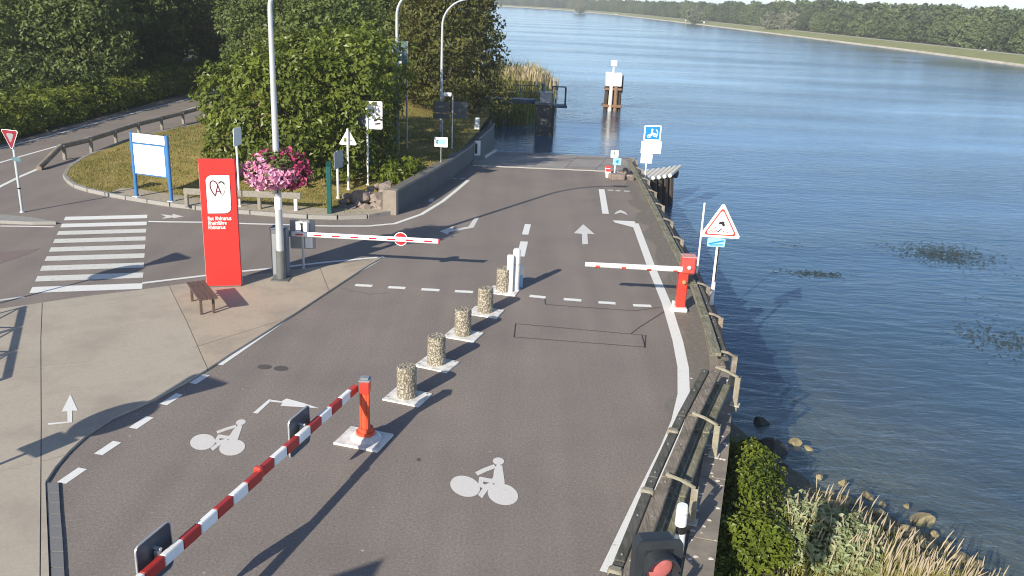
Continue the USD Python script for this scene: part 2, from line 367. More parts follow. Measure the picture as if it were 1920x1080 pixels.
# mown, half dry grass of the island
M['mound_grass'] = usdkit.material(stage, '/World/Looks/mound_grass', {
    'g': ('geometry', {}), 'n': ('noise_texture', {'scale': 0.7, 'detail': 6.0, 'roughness': 0.7}), 'r': ('rgb_ramp', {'ramp': [(0.3, (0.16, 0.15, 0.04)), (0.5, (0.31, 0.245, 0.09)), (0.7, (0.44, 0.335, 0.15))]}),
    'f': ('noise_texture', {'scale': 22.0, 'detail': 4.0, 'roughness': 0.8}), 'fr': ('rgb_ramp', {'ramp': [(0.3, (0.55, 0.6, 0.5)), (0.7, (1.35, 1.3, 1.2))]}), 'x': ('mix_color', {'blend_type': 'multiply', 'fac': 1.0, 'use_clamp': False}),
    'b': ('bump', {'strength': 1.0, 'distance': 0.05}), 'p': ('principled_bsdf', {'roughness': 0.95, 'specular_ior_level': 0.1})},
    [('g.position', 'n.vector'), ('n.fac', 'r.fac'), ('g.position', 'f.vector'), ('f.fac', 'fr.fac'), ('r.color', 'x.a'), ('fr.color', 'x.b'), ('x.result', 'p.base_color'), ('f.fac', 'b.height'), ('b.normal', 'p.normal')], surface='p.BSDF')
simple('sandy', (0.36, 0.305, 0.225), 0.95, var=0.2, scale=8, dirt=(0.24, 0.21, 0.14), dscale=1.5, damt=0.7)
# river water: clear by the banks, opaque blue-green where it is deep
M['water'] = usdkit.material(stage, '/World/Looks/water', {
    'g': ('geometry', {}), 'at': ('attribute', {'attribute': 'clarity'}),
    'm1': ('mapping', {'rotation': (0, 0, 0.15), 'scale': (0.55, 1.5, 1.0)}), 'n1': ('noise_texture', {'scale': 1.5, 'detail': 5.0, 'roughness': 0.6, 'distortion': 0.4}),
    'm2': ('mapping', {'rotation': (0, 0, -0.25), 'scale': (0.10, 0.22, 1.0)}), 'n2': ('noise_texture', {'scale': 1.0, 'detail': 4.0, 'roughness': 0.6, 'distortion': 0.8}),
    'm3': ('mapping', {'rotation': (0, 0, 0.1), 'scale': (0.016, 0.05, 1.0)}), 'n3': ('noise_texture', {'scale': 1.0, 'detail': 3.0, 'roughness': 0.55}),
    'cr': ('rgb_ramp', {'ramp': [(0.36, (0.12, 0.12, 0.12)), (0.50, (0.45, 0.45, 0.45)), (0.64, (1, 1, 1))]}), 'mz': ('math', {'math_type': 'multiply'}), 'mu': ('math', {'math_type': 'multiply', 'value2': 1.2}), 's2': ('math', {'math_type': 'multiply', 'value2': 1.6}), 'ad': ('math', {'math_type': 'add'}),
    'b': ('bump', {'strength': 1.0, 'distance': 0.075}),
    'fr': ('fresnel', {'IOR': 1.33}),
    'gl': ('glossy_bsdf', {'color': (0.97, 0.98, 1.0), 'roughness': 0.12}), 'df': ('diffuse_bsdf', {'color': (0.050, 0.105, 0.162)}), 'tr': ('transparent_bsdf', {'color': (0.80, 0.88, 0.90)}),
    'bf': ('math', {'math_type': 'subtract', 'value1': 1.0}), 'ff': ('math', {'math_type': 'multiply'}), 'x1': ('mix_closure', {}), 'x2': ('mix_closure', {})},
    [('g.position', 'm1.vector'), ('m1.vector', 'n1.vector'), ('g.position', 'm2.vector'), ('m2.vector', 'n2.vector'), ('g.position', 'm3.vector'), ('m3.vector', 'n3.vector'),
     ('n3.fac', 'cr.fac'), ('n1.fac', 'mu.value1'), ('n2.fac', 's2.value1'), ('mu.value', 'ad.value1'), ('s2.value', 'ad.value2'), ('ad.value', 'mz.value1'), ('cr.color', 'mz.value2'), ('mz.value', 'b.height'),
     ('b.normal', 'fr.normal'), ('b.normal', 'gl.normal'), ('at.fac', 'x1.fac'), ('df.BSDF', 'x1.closure1'), ('tr.BSDF', 'x1.closure2'),
     ('g.backfacing', 'bf.value2'), ('fr.fac', 'ff.value1'), ('bf.value', 'ff.value2'), ('ff.value', 'x2.fac'), ('x1.closure', 'x2.closure1'), ('gl.BSDF', 'x2.closure2')], surface='x2.closure')

leafy('leaf_bush', [(0.06, 0.085, 0.016), (0.155, 0.19, 0.03), (0.27, 0.295, 0.055), (0.42, 0.40, 0.13)], 0.28, 0.36, big=0.8)
leafy('leaf_wood', [(0.06, 0.08, 0.026), (0.135, 0.17, 0.045), (0.23, 0.25, 0.075), (0.36, 0.33, 0.15)], 0.30, 0.45, big=0.6)
leafy('leaf_hedge', [(0.085, 0.11, 0.02), (0.20, 0.235, 0.035), (0.33, 0.34, 0.07), (0.44, 0.37, 0.14)], 0.30, 0.45, big=0.8)
leafy('leaf_conifer', [(0.04, 0.05, 0.014), (0.11, 0.11, 0.026), (0.20, 0.175, 0.045), (0.32, 0.25, 0.08)], 0.2, big=0.8)
leafy('leaf_far', [(0.055, 0.08, 0.036), (0.095, 0.13, 0.052), (0.14, 0.17, 0.068), (0.21, 0.215, 0.11)], 0.2, big=0.05, obj=0.55)
leafy('leaf_willow', [(0.12, 0.14, 0.09), (0.19, 0.20, 0.13), (0.28, 0.28, 0.20), (0.30, 0.28, 0.22)], 0.2, big=0.1)
leafy('leaf_ivy', [(0.06, 0.09, 0.012), (0.16, 0.20, 0.025), (0.27, 0.29, 0.04), (0.40, 0.36, 0.10)], 0.35, 0.4, big=1.6)
leafy('leaf_white', [(0.10, 0.15, 0.04), (0.34, 0.37, 0.20), (0.64, 0.64, 0.50), (0.78, 0.77, 0.69)], 0.2, big=4)
leafy('reed', [(0.14, 0.17, 0.035), (0.34, 0.30, 0.10), (0.48, 0.40, 0.20), (0.56, 0.46, 0.28)], 0.25, big=1.5)
leafy('seed_head', [(0.34, 0.27, 0.17), (0.52, 0.43, 0.31), (0.68, 0.60, 0.50)], 0.2, big=2)
leafy('grass_blade', [(0.13, 0.145, 0.035), (0.28, 0.235, 0.075), (0.45, 0.35, 0.15)], 0.3, big=0.7)
leafy('flower_pink', [(0.60, 0.14, 0.32), (0.78, 0.42, 0.56), (0.86, 0.68, 0.76), (0.88, 0.82, 0.85)], 0.2, big=2.5)
leafy('flower_crimson', [(0.28, 0.025, 0.08), (0.52, 0.08, 0.20), (0.68, 0.24, 0.38)], 0.2, big=2.5)
leafy('water_weed', [(0.04, 0.055, 0.045), (0.06, 0.075, 0.05), (0.085, 0.09, 0.055)], 0.1)

# ------------------------------------------------------------------ the lie of the land
QUAY = [(-0.2, 4.0), (1.40, 7.0), (2.30, 9.5), (2.88, 11.6), (3.42, 13.5), (3.95, 15.6), (4.38, 17.8), (4.78, 21.0), (5.0, 25.0), (5.1, 30.0), (5.2, 36.0), (5.25, 41.0)]
WALL = [(-4.12, 30.0), (-3.5, 32.8), (-2.75, 36.4), (-2.25, 39.9), (-1.85, 45.0), (-1.6, 52.0), (-1.6, 58.0)]
KERB = [G(*p) for p in [(372, 236), (250, 262), (160, 298), (130, 318), (122, 333), (132, 346), (150, 356), (200, 367), (250, 376), (320, 387), (400, 396), (500, 404), (600, 411), (660, 411), (705, 408), (742, 399)]]
RIVER_Z = -2.0

road_poly = Polygon([(-60, -30), (-6, -30), (-3, -3)] + QUAY + [(4.35, 39.85), (-2.28, 39.85), (-4.1, 30.2), (-8, 31), (-17, 36), (-17.0, 95), (-23.6, 95), (-23.6, 36), (-60, 36)])
land = Polygon([(-2500, -600), (-6, -600), (-3, -3)] + QUAY + [(4.3, 40.5), (-2.0, 40.5), (-1.65, 57), (-2.4, 64), (-3.4, 80), (-8, 120), (-25, 210), (-90, 420), (-320, 900), (-2500, 1500)]).buffer(-0.12, join_style=2)
def skirted(poly, z, drop, out_, mat_top):
    top = flat(poly, z)
    c = np.array(poly.exterior.coords)[:-1]
    if not poly.exterior.is_ccw: c = c[::-1]
    d = np.roll(c, -1, 0) - np.roll(c, 1, 0); nrm = np.column_stack([d[:, 1], -d[:, 0]]); nrm /= np.linalg.norm(nrm, axis=1, keepdims=True)
    lo = c + nrm * out_
    n = len(c); v = np.vstack([np.column_stack([c, np.full(n, z)]), np.column_stack([lo, np.full(n, z - drop)])])
    i = np.arange(n); j = (i + 1) % n
    return cat_([top, trimesh.Trimesh(v, np.vstack([np.column_stack([i, n + i, n + j]), np.column_stack([i, n + j, j])]), process=False)])
solo('ground', skirted(land, -0.06, 3.2, 0.02, 'soil'), 'soil', kind='structure', label='dark earth under the trees of the near bank')

road = Thing('road', kind='structure', label='worn grey asphalt of the ferry landing and the road behind')
road.part('asphalt', flat(road_poly, 0.0), 'asphalt')

# painted markings on the asphalt, one mesh each
PZ = 0.005
def mark(name, poly, mat='road_paint', z=PZ, label=None):
    road.part(name, flat(poly, z), mat, label=label)
mark('edge_line', pline([(1191, 419), (1221, 500), (1250, 570), (1271, 640), (1281, 690), (1282, 740), (1271, 790), (1252, 838), (1205, 935), (1140, 1075)], 0.24))
c7 = lambda pts: [(720 + x / 3.6, 220 + y / 3.6) for x, y in pts]
c8 = lambda pts: [(1060 + x / 3.6, 220 + y / 3.6) for x, y in pts]
c2 = lambda pts: [(x / 2.842, 700 + y / 2.842) for x, y in pts]
mark('arrow_wedge', ppoly(c7([(1543, 697), (1690, 703), (1722, 752), (1690, 746), (1560, 712)])), z=PZ + 0.004)
mark('edge_line', pline([(1128, 355), (1135.5, 401)], 0.24))
for a, b in [((1139, 356.5), (1150, 357)), ((1154, 357.5), (1163, 358)), ((1170, 358.5), (1181, 359))]:
    mark('line_dash', pline([a, b], 0.2), 'old_paint')
mark('line_dash', pline([(984.5, 440), (990, 420.5)], 0.21)); mark('line_dash', pline([(976, 481), (983, 453)], 0.24))
for a, b in [((666, 534.5), (698, 536.5)), ((728, 538.5), (760, 540.5)), ((790, 542.5), (824, 544.5)), ((853, 546), (887, 548)),
             ((993, 555), (1023, 558)), ((1057, 561), (1090, 563.5)), ((1122, 567), (1154, 569)), ((1187, 572.5), (1221, 574))]:
    mark('stop_dash', pline([a, b], 0.19))
mark('edge_line', pline([(409, 684), (560, 580), (640, 527), (717, 482)], 0.19))
for a, b in [((361, 719.5), (387, 703)), ((306, 759), (337, 739)), ((249, 803.5), (281, 782)), ((184, 852.5), (220, 828.5)), ((115, 906), (155, 878.5))]:
    mark('line_dash', pline([a, b], 0.16))
mark('edge_line', pline([(278, 415.5), (380, 417), (530, 421.5), (620, 424), (690, 424), (740, 419.5), (790, 402), (830, 377.5), (858, 355), (878, 338)], 0.15))
mark('edge_line', pline([(267, 531), (383, 517), (451, 509), (509, 503.5), (600, 493), (719, 481.5)], 0.13))
mark('edge_line', pline([(0, 424), (101, 425.5)], 0.12)); mark('edge_line', pline([(0, 563), (46, 557)], 0.12), 'old_paint')
mark('edge_line', pline([(-40, 288), (100, 253), (214, 221), (300, 199), (372, 181), (460, 158)], 0.16))
mark('edge_line', pline([(-30, 314), (42, 292.5), (200, 248), (305, 220), (366, 201), (450, 177)], 0.14))
mark('edge_line', pline([(-30, 366), (0, 350), (36, 332), (72, 316.5)], 0.16))
zl0, zl1, zr0, zr1 = G(121, 410), G(58, 544), G(276, 406), G(267, 536.5)
for k in range(9):
    t = k / 8
    a, b = zl0 + (zl1 - zl0) * t, zr0 + (zr1 - zr0) * t
    n = zl1 - zl0; n = n / np.linalg.norm(n) * 0.235
    mark('zebra_stripe', Polygon([a - n, b - n, b + n, a + n]), 'road_paint' if k < 2 or k == 8 else 'zebra_paint')
mark('turn_arrow', ppoly(c7([(375, 770), (470, 735), (462, 757), (570, 738), (610, 680), (640, 678), (605, 745), (440, 775), (430, 792)])), 'symbol_paint')
mark('straight_arrow', ppoly(c7([(1345, 722), (1422, 790), (1372, 786), (1378, 856), (1338, 858), (1336, 788), (1282, 782)])), 'symbol_paint')
mark('turn_arrow', ppoly(c2([(1348, 212), (1432, 140), (1500, 150), (1527, 135), (1620, 160), (1700, 187), (1640, 183), (1495, 174), (1505, 158), (1440, 152), (1372, 215)])), 'road_paint')
mark('straight_arrow', ppoly([(x / 3.6, 220 + y / 3.6) for x, y in [(1085, 655), (1165, 664), (1165, 652), (1240, 670), (1170, 682), (1165, 676), (1090, 686), (1120, 672)]]), 'symbol_paint')
mark('cycle_chevron', ppoly(c8([(328, 655), (345, 637), (372, 626), (405, 640), (422, 662), (395, 650), (372, 643), (350, 650)])), 'symbol_paint')
mark('small_symbol', ppoly([(803, 378), (806, 372.5), (815, 372), (812, 379)]), 'old_paint')
for x0 in (831, 847, 862):
    mark('line_dash', pline([(x0, 334.5), (x0 + 9, 335)], 0.14), 'old_paint')
bike = [Polygon(c2([(1080 + 66 * math.cos(a) + 12 * math.sin(a), 367 - 12 * math.cos(a) * 1.0 + 41 * math.sin(a)) for a in np.linspace(0, 2 * math.pi, 25)[:-1]])),
        Polygon(c2([(1237 + 68 * math.cos(a) + 12 * math.sin(a), 396 - 14 * math.cos(a) + 41 * math.sin(a)) for a in np.linspace(0, 2 * math.pi, 25)[:-1]])),
        Polygon(c2([(1283 + 27 * math.cos(a), 262 - 4 * math.cos(a) + 15 * math.sin(a)) for a in np.linspace(0, 2 * math.pi, 17)[:-1]])),
        Polygon(c2([(1270, 275), (1292, 280), (1268, 352), (1235, 362), (1205, 346), (1228, 326), (1244, 300)])),
        LineString(c2([(1156, 316), (1205, 298), (1258, 282)])).buffer(2.6, cap_style=2), LineString(c2([(1238, 347), (1168, 336), (1153, 362), (1172, 366)])).buffer(3.2, cap_style=2),
        LineString(c2([(1212, 356), (1180, 366), (1128, 407)])).buffer(3.2, cap_style=2)]
bikeg = unary_union([Polygon([G(*q) for q in b.exterior.coords]) for b in bike])
mark('cycle_symbol', bikeg, 'symbol_paint')
from shapely import affinity
w1, w2, v1, v2 = G(380, 829), G(435, 839), G(872, 912), G(936, 925.5)
an = math.degrees(math.atan2(*(v2 - v1)[::-1]) - math.atan2(*(w2 - w1)[::-1]))
b2 = affinity.rotate(bikeg, an, origin=tuple(w1)); b2 = affinity.scale(b2, 1.12, 1.12, origin=tuple(w1)); b2 = affinity.translate(b2, *(v1 - w1))
mark('cycle_symbol', b2, 'symbol_paint')
mark('red_surface_patch', ppoly([(-20, 474), (30, 470), (75, 466), (60, 474), (0, 494), (-20, 494)]), 'red_stain', 0.004)
for p in [[(964, 632), (967, 607), (1211, 629), (1209, 651)], [(1021, 557), (1023, 571), (1190, 583), (1240, 576)], [(1183, 626), (1200, 613), (1246, 584)], [(963, 632), (1209, 651)], [(1204, 629), (1210, 652)]]:
    mark('saw_cut', pline(p, 0.028), 'saw_cut', 0.0035)
for c, w, h in [((496, 688), 14, 4.5), ((527, 691), 14, 5), ((785, 862), 4, 3)]:
    mark('oil_stain', Polygon([G(c[0] + w * math.cos(a), c[1] + h * math.sin(a)) for a in np.linspace(0, 6.28, 15)[:-1]]), 'stain', 0.0035)

paint('mossy_dirt', (0.168, 0.150, 0.116), ASPH, 0.54)
dl = LineString(QUAY); dirt = dl.buffer(0.95, single_sided=False).intersection(road_poly)
dw = [(p[0] + 0.22 * math.sin(i * 1.7) + 0.12 * math.sin(i * 4.1), p[1]) for i, p in enumerate([dl.interpolate(t).coords[0] for t in np.arange(5, dl.length, 0.7)])]
mark('dirt_strip', LineString(dw).buffer(0.62).intersection(road_poly.buffer(-0.02)), 'mossy_dirt', 0.0025)
for cp_ in [[(1090, 378), (1130, 374), (1200, 376)], [(640, 540), (690, 552), (735, 549)]]:
    rgc = np.random.default_rng(int(cp_[0][0])); pts_ = []
    for a_, b_ in zip(cp_[:-1], cp_[1:]):
        for u in np.linspace(0, 1, 7)[:-1]:
            pts_.append(G(*(np.array(a_) * (1 - u) + np.array(b_) * u)) + rgc.normal(0, .02, 2))
    mark('crack', LineString(pts_).buffer(0.008), 'saw_cut', 0.003)

# pavement slabs of the square beside the road
pav_edge = [(719, 484), (690, 500), (640, 533), (560, 586), (500, 624), (430, 668), (390, 695), (345, 722), (300, 746), (262, 765), (215, 785), (165, 818), (130, 850), (104, 880), (86, 908), (90, 1000), (94, 1100)]
pav = Polygon([G(*p) for p in pav_edge] + [(-7.0, 5), (-30, 5), (-30, 12)] + [G(-60, 590), G(0, 582), G(50, 575), G(150, 560), G(265, 546), G(300, 541), G(383, 530), G(470, 519), G(540, 510), G(620, 500), G(690, 489)]).buffer(0)
pavement = Thing('pavement', kind='structure', label='sandy concrete pavement of the square left of the landing road')
joints = unary_union([pline(p, 0.016) for p in [[(80, 566), (77, 640), (78, 800), (76, 1100)], [(-60, 706), (0, 700), (180, 684), (365, 655), (520, 606)], [(300, 520), (318, 540), (350, 605), (392, 700)],
                                               [(-40, 600), (80, 583), (200, 567), (320, 548)], [(590, 480), (606, 520), (622, 560)], [(-80, 905), (80, 870), (150, 850)]]])
inset = pav.buffer(-0.004)
pieces = inset.difference(joints)
for k, g in enumerate(sorted(getattr(pieces, 'geoms', [pieces]), key=lambda g: -g.area)):
    if g.area > 0.02:
        strip = g.representative_point()
        is_tac = Polygon([G(80, 583), G(200, 567), G(320, 548), G(320, 520), G(80, 560)]).contains(strip)
        pavement.part('slab', prism(g, -0.03, 0.045), 'tactile' if is_tac else ('pavement_warm' if strip.x > -8 and strip.y > 16 else ('pavement', 'pavement_grey', 'pavement')[k % 3]))
pavement.part('joint_bed', flat(pav.buffer(-0.02), 0.030), 'granite_kerb')
kb = np.array([G(85, 908), G(88, 960), G(92, 1020), G(96, 1100)]); kb2 = np.array([G(110, 908), G(113, 960), G(118, 1020), G(122, 1100)])
for k in range(8):
    t0, t1 = k / 8 * 3, (k + 1) / 8 * 3 - 0.02
    at = lambda A, t: A[min(int(t), 2)] * (1 - (t - min(int(t), 2))) + A[min(int(t), 2) + 1] * (t - min(int(t), 2))
    pavement.part('kerb_stone', prism(Polygon([at(kb, t0) + (0.01, 0), at(kb2, t0), at(kb2, t1), at(kb, t1) + (0.01, 0)]), -0.03, 0.030), 'granite_kerb')
pavement.part('turn_arrow', flat(ppoly(c2([(375, 112), (415, 200), (384, 200), (384, 262), (258, 276), (256, 267), (360, 258), (358, 203), (328, 205)]), 0.045), 0.050), 'road_paint')
corner = Polygon([G(-60, 403), G(0, 407), G(60, 413), G(105, 421), G(60, 421.5), G(0, 419), G(-60, 418)])
solo('kerb_island', prism(corner, -0.02, 0.1), 'kerb', 'pale low kerb of the traffic island beyond the crossing at the left', 'kerb')

# grass island behind the kerb
mound_poly = Polygon([tuple(p) for p in KERB] + [(x - 0.15, y) for x, y in WALL] + [(-3.2, 70), (-17.2, 70)]).buffer(0)
kerb_line = LineString(KERB)
def mound_z(x, y):
    d = kerb_line.distance(Point(x, y))
    s = min(1.0, max(0.0, (d - 1.0) / 5.0)); s = s * s * (3 - 2 * s)
    fall = min(1.0, max(0.0, (y - 48) / 14.0)) * 0.5 if x > -6 else 0.0
    return 0.125 + 0.72 * s - fall * s
def GM(px, py):
    z = 0.5
    for _ in range(8):
        q = G(px, py, z); z = mound_z(*q)
    return np.array([q[0], q[1], z])
def drape(poly, zf, step):
    x0, y0, x1, y1 = poly.bounds
    pts = [(x, y) for x in np.arange(x0, x1, step) for y in np.arange(y0, y1, step) if poly.buffer(-step * 0.4).contains(Point(x, y))]
    ring = poly.exterior; edge = [ring.interpolate(s).coords[0] for s in np.arange(0, ring.length, step * 0.6)]
    p = np.array(edge + pts)
    from scipy.spatial import Delaunay
    tri = Delaunay(p).simplices
    cen = p[tri].mean(1)
    tri = np.array([t for t, c in zip(tri, cen) if poly.buffer(0.02).contains(Point(*c))])
    v = np.column_stack([p, [zf(*q) for q in p]])
    m = trimesh.Trimesh(v, tri, process=False)
    flip = m.face_normals[:, 2] < 0
    m.faces[flip] = m.faces[flip][:, ::-1]
    return trimesh.Trimesh(m.vertices, m.faces, process=False)
solo('grass_island', drape(mound_poly, mound_z, 0.9), 'mound_grass', kind='structure', label='sloping island of mown half dry grass behind the kerb', smooth=True)
sand = kerb_line.buffer(1.05, single_sided=False).intersection(mound_poly).intersection(sbox(-14.5, 20, -4, 31.6))
verge = Thing('verge', kind='structure', label='strip of bare sandy ground between kerb and timber rail')
verge.part('sandy_ground', drape(sand.buffer(-0.03) if sand.geom_type == 'Polygon' else max(sand.geoms, key=lambda g: g.area), lambda x, y: mound_z(x, y) + 0.012, 0.35), 'sandy')
kerbs = Thing('kerb', 'row of pale stone kerb blocks curving round the grass island', 'kerb')
s = 0.0; off_line = kerb_line
while s < kerb_line.length - 0.9:
    a, b = kerb_line.interpolate(s + 0.008), kerb_line.interpolate(s + 0.97)
    p, q = np.array(a.coords[0]), np.array(b.coords[0]); d = (q - p) / np.linalg.norm(q - p); n = np.array([d[1], -d[0]]) * 0.075
    kerbs.part('kerb_stone', prism(Polygon([p + n, q + n, q - n, p - n]), -0.03, 0.135), 'kerb')
    s += 1.0

# quay wall, ramp, retaining wall
def ribbon_wall(line, zt, zb, w, side=1):
    """Wall of width w behind a polyline; zt, zb per vertex."""
    p = np.array(line, float); t = np.gradient(p, axis=0); t /= np.linalg.norm(t, axis=1, keepdims=True)
    nrm = np.column_stack([t[:, 1], -t[:, 0]]) * side
    q = p + nrm * w
    n = len(p); zt = np.broadcast_to(zt, n); zb = np.broadcast_to(zb, n)
    v = np.vstack([np.column_stack([p, zt]), np.column_stack([q, zt]), np.column_stack([q, zb]), np.column_stack([p, zb])])
    f = []
    for i in range(n - 1):
        for k in range(4):
            a, b = k * n + i, ((k + 1) % 4) * n + i
            f += [[a, b, b + 1], [a, b + 1, a + 1]]
    f += [[0, 2 * n, n], [0, 3 * n, 2 * n], [n - 1, 2 * n - 1, 3 * n - 1], [n - 1, 3 * n - 1, 4 * n - 1]]
    m = trimesh.Trimesh(v, f, process=True); m.fix_normals()
    return m
qs = LineString(QUAY)
fine = lambda a, b, n: [qs.interpolate(t).coords[0] for t in np.linspace(a, b, n)]
quay = Thing('quay_wall', 'weathered concrete quay wall along the water side of the road', 'wall')
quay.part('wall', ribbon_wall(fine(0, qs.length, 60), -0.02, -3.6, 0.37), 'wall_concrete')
k, L = 0, 0.3
while L < qs.length - 1.0:
    c = ribbon_wall(fine(L + 0.012, L + 1.78, 4), 0.10 if L < 12 else 0.06, -0.015, 0.40)
    quay.part('coping_stone', c, 'concrete'); L += 1.8

ramp = Thing('ferry_ramp', kind='structure', label='sloping concrete ferry ramp running down into the river')
RS = 0.125
rz = lambda y: -(y - 39.85) * RS
def ramp_piece(x0, x1, x2, x3, y0, y1, lift=0.0, th=0.35):
    v = np.array([[x0, y0, rz(y0)], [x1, y0, rz(y0)], [x2, y1, rz(y1)], [x3, y1, rz(y1)]])
    lo = v.copy(); lo[:, 2] -= th; v[:, 2] += lift
    return trimesh.convex.convex_hull(np.vstack([v, lo]))
rl = lambda y: -2.2 + (y - 39.85) * 0.035
rr = lambda y: 5.0 + (y - 39.85) * 0.16
ys = [39.86, 43.0, 46.5, 50.0, 53.2, 57.0, 62.0]
for i in range(6):
    for j in range(5):
        a, b = ys[i] + 0.02, ys[i + 1] - 0.02
        lx = lambda y, t: rl(y) + (rr(y) - rl(y)) * t
        ramp.part('deck_slab', ramp_piece(lx(a, j / 5) + 0.012, lx(a, (j + 1) / 5) - 0.012, lx(b, (j + 1) / 5) - 0.012, lx(b, j / 5) + 0.012, a, b), 'ramp_deck' if (i + j * 2) % 3 else 'ramp_deck_brown')
ramp.part('expansion_joint', bx(((rl(39.8) + rr(39.8)) / 2 - 0.1, 39.80, 0.0), (6.6, 0.22, 0.03)), 'pale_joint')
ramp.part('kerb', ribbon_wall([(rl(y), y) for y in ys[2:6]], [rz(y) + 0.16 for y in ys[2:6]], [rz(y) - 0.3 for y in ys[2:6]], 0.25), 'pale_joint')

wl = LineString(WALL)
wpts = [wl.interpolate(t).coords[0] for t in np.linspace(0, wl.length, 40)]
wtop = np.interp([p[1] for p in wpts], [29, 38, 45, 52, 58], [0.86, 0.86, 0.62, 0.1, -0.5])
wall = Thing('retaining_wall', 'dark concrete retaining wall between the grass island and the ramp', 'wall')
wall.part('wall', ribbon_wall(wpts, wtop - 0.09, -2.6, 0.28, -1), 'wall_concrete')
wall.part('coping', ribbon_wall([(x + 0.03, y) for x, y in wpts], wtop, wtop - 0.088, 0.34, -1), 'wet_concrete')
wall.part('wall_end', bx((-4.34, 29.86, 0.42), (0.5, 0.22, 0.88), 0.01, -0.2), 'concrete')

# river, riverbed, near bank slope, far bank
SHORE = [(12.5, 4.0), (10.2, 9.0), (8.7, 13.2), (7.9, 14.5), (7.1, 15.7), (6.35, 16.4), (5.9, 17.2), (5.5, 18.6), (5.15, 20.0)]
shore_line = LineString(SHORE)
gx = np.concatenate([np.arange(-6, 30, 0.75), np.arange(30, 130, 6), [200, 500, 1500]]); gx = np.concatenate([[-1500, -400, -60], gx])
gy = np.concatenate([[-600, -100, -20], np.arange(0, 60, 0.75), np.arange(60, 400, 8), [500, 700, 1000, 1600, 2500]])
X, Y = np.meshgrid(gx, gy)
dist = np.array([shore_line.distance(Point(x, y)) if (x < 40 and y < 60 and x > -5) else 99 for x, y in zip(X.ravel(), Y.ravel())])
clar = 0.88 * np.exp(-dist / 9.0)
clar *= np.clip(1 - (Y.ravel() - 24) / 14, 0, 1)
idx = np.arange(X.size).reshape(X.shape)
q = np.stack([idx[:-1, :-1], idx[:-1, 1:], idx[1:, 1:], idx[1:, :-1]], -1).reshape(-1, 4)
rv = usdkit.mesh(stage, '/World/river', (np.column_stack([X.ravel(), Y.ravel(), np.full(X.size, RIVER_Z)]), q), M['water'])
setdata(rv.GetPrim(), kind='structure', label='broad blue river with wind ripples')
UsdGeom.PrimvarsAPI(rv).CreatePrimvar('clarity', Sdf.ValueTypeNames.FloatArray, 'vertex').Set(Vt.FloatArray.FromNumpy(clar.astype(np.float32)))
bg = [(x, y) for x in np.arange(-6, 42, 1.0) for y in np.arange(-4, 62, 1.0)]
bp = np.array(bg); bd = np.array([shore_line.distance(Point(*p)) for p in bg])
inland = np.array([Polygon(SHORE + [(-6, 30), (-6, -4)]).contains(Point(*p)) for p in bg])
bz = RIVER_Z - 0.05 - np.where(inland, 0.6, 1) * (0.28 * np.minimum(bd, 14) ** 0.85) + (meshkit.fbm(np.column_stack([bp * 0.6, 0 * bd]), 3, 4) - 0.5) * 0.5
nx, ny = len(np.arange(-6, 42, 1.0)), len(np.arange(-4, 62, 1.0))
ii = np.arange(nx * ny).reshape(nx, ny)
bq = np.stack([ii[:-1, :-1], ii[1:, :-1], ii[1:, 1:], ii[:-1, 1:]], -1).reshape(-1, 4)
solo('riverbed', (np.column_stack([bp, bz]), bq), 'riverbed', kind='structure', label='brown stony river bed seen through the shallows', smooth=True)

inner = [(-0.5, 2.0), (1.0, 5.0), (2.5, 8.5), (3.4, 11.0), (4.0, 12.8), (4.35, 14.4), (4.55, 15.6), (4.75, 17.2), (4.85, 18.6)]
il = LineString(inner)
rows = []
for t in np.linspace(0, 1, 40):
    a, b = np.array(il.interpolate(t, True).coords[0]), np.array(shore_line.interpolate(t, True).coords[0])
    hi = np.interp(t, [0, .5, .8, 1], [-0.45, -0.55, -1.1, -1.7])
    for s_ in np.linspace(0, 1.35, 14):
        p = a + (b - a) * s_
        z = hi + (RIVER_Z - hi) * s_ ** 0.8 if s_ <= 1 else RIVER_Z - (s_ - 1) * 2.0
        z += (meshkit.fbm(np.array([[p[0] * 1.2, p[1] * 1.2, 0]]), 3, 7)[0] - 0.5) * 0.28
        rows.append((*p, z))
bank_v = np.array(rows); bi = np.arange(40 * 14).reshape(40, 14)
solo('near_bank', (bank_v, np.stack([bi[:-1, :-1], bi[:-1, 1:], bi[1:, 1:], bi[1:, :-1]], -1).reshape(-1, 4)), 'bank_soil', kind='structure', label='overgrown earth bank between quay wall and water', smooth=True)
def bank_z(x, y):
    i = np.argmin((bank_v[:, 0] - x) ** 2 + (bank_v[:, 1] - y) ** 2)
    return bank_v[i, 2]

FAR = [(112, -120), (109, 40), (106, 150), (105.5, 250), (101, 340), (92, 500), (72, 740), (30, 960), (-60, 1110), (-220, 1220), (-500, 1350)]
fl = LineString(FAR)
fp = np.array([fl.interpolate(t).coords[0] for t in np.arange(0, fl.length, 12)])
ft = np.gradient(fp, axis=0); ft /= np.linalg.norm(ft, axis=1, keepdims=True); fn = np.column_stack([ft[:, 1], -ft[:, 0]])
def strip(o0, z0, o1, z1):
    n = len(fp); v = np.vstack([np.column_stack([fp + fn * o0, np.full(n, z0)]), np.column_stack([fp + fn * o1, np.full(n, z1)])])
    i = np.arange(n - 1); return trimesh.Trimesh(v, np.vstack([np.column_stack([i, n + i, n + i + 1]), np.column_stack([i, n + i + 1, i + 1])]), process=False)
far = Thing('far_bank', kind='structure', label='far river bank with pale stones, grass slope and tow path')
far.part('stone_edge', strip(-2, -3.0, 1.2, -1.6), 'riprap')
far.part('grass_slope', strip(1.2, -1.6, 11.0, -0.5), 'far_grass')
far.part('tow_path', strip(11.0, -0.5, 13.0, -0.45), 'far_path')
far.part('land', strip(13.0, -0.45, 1500, 0.3), 'soil')

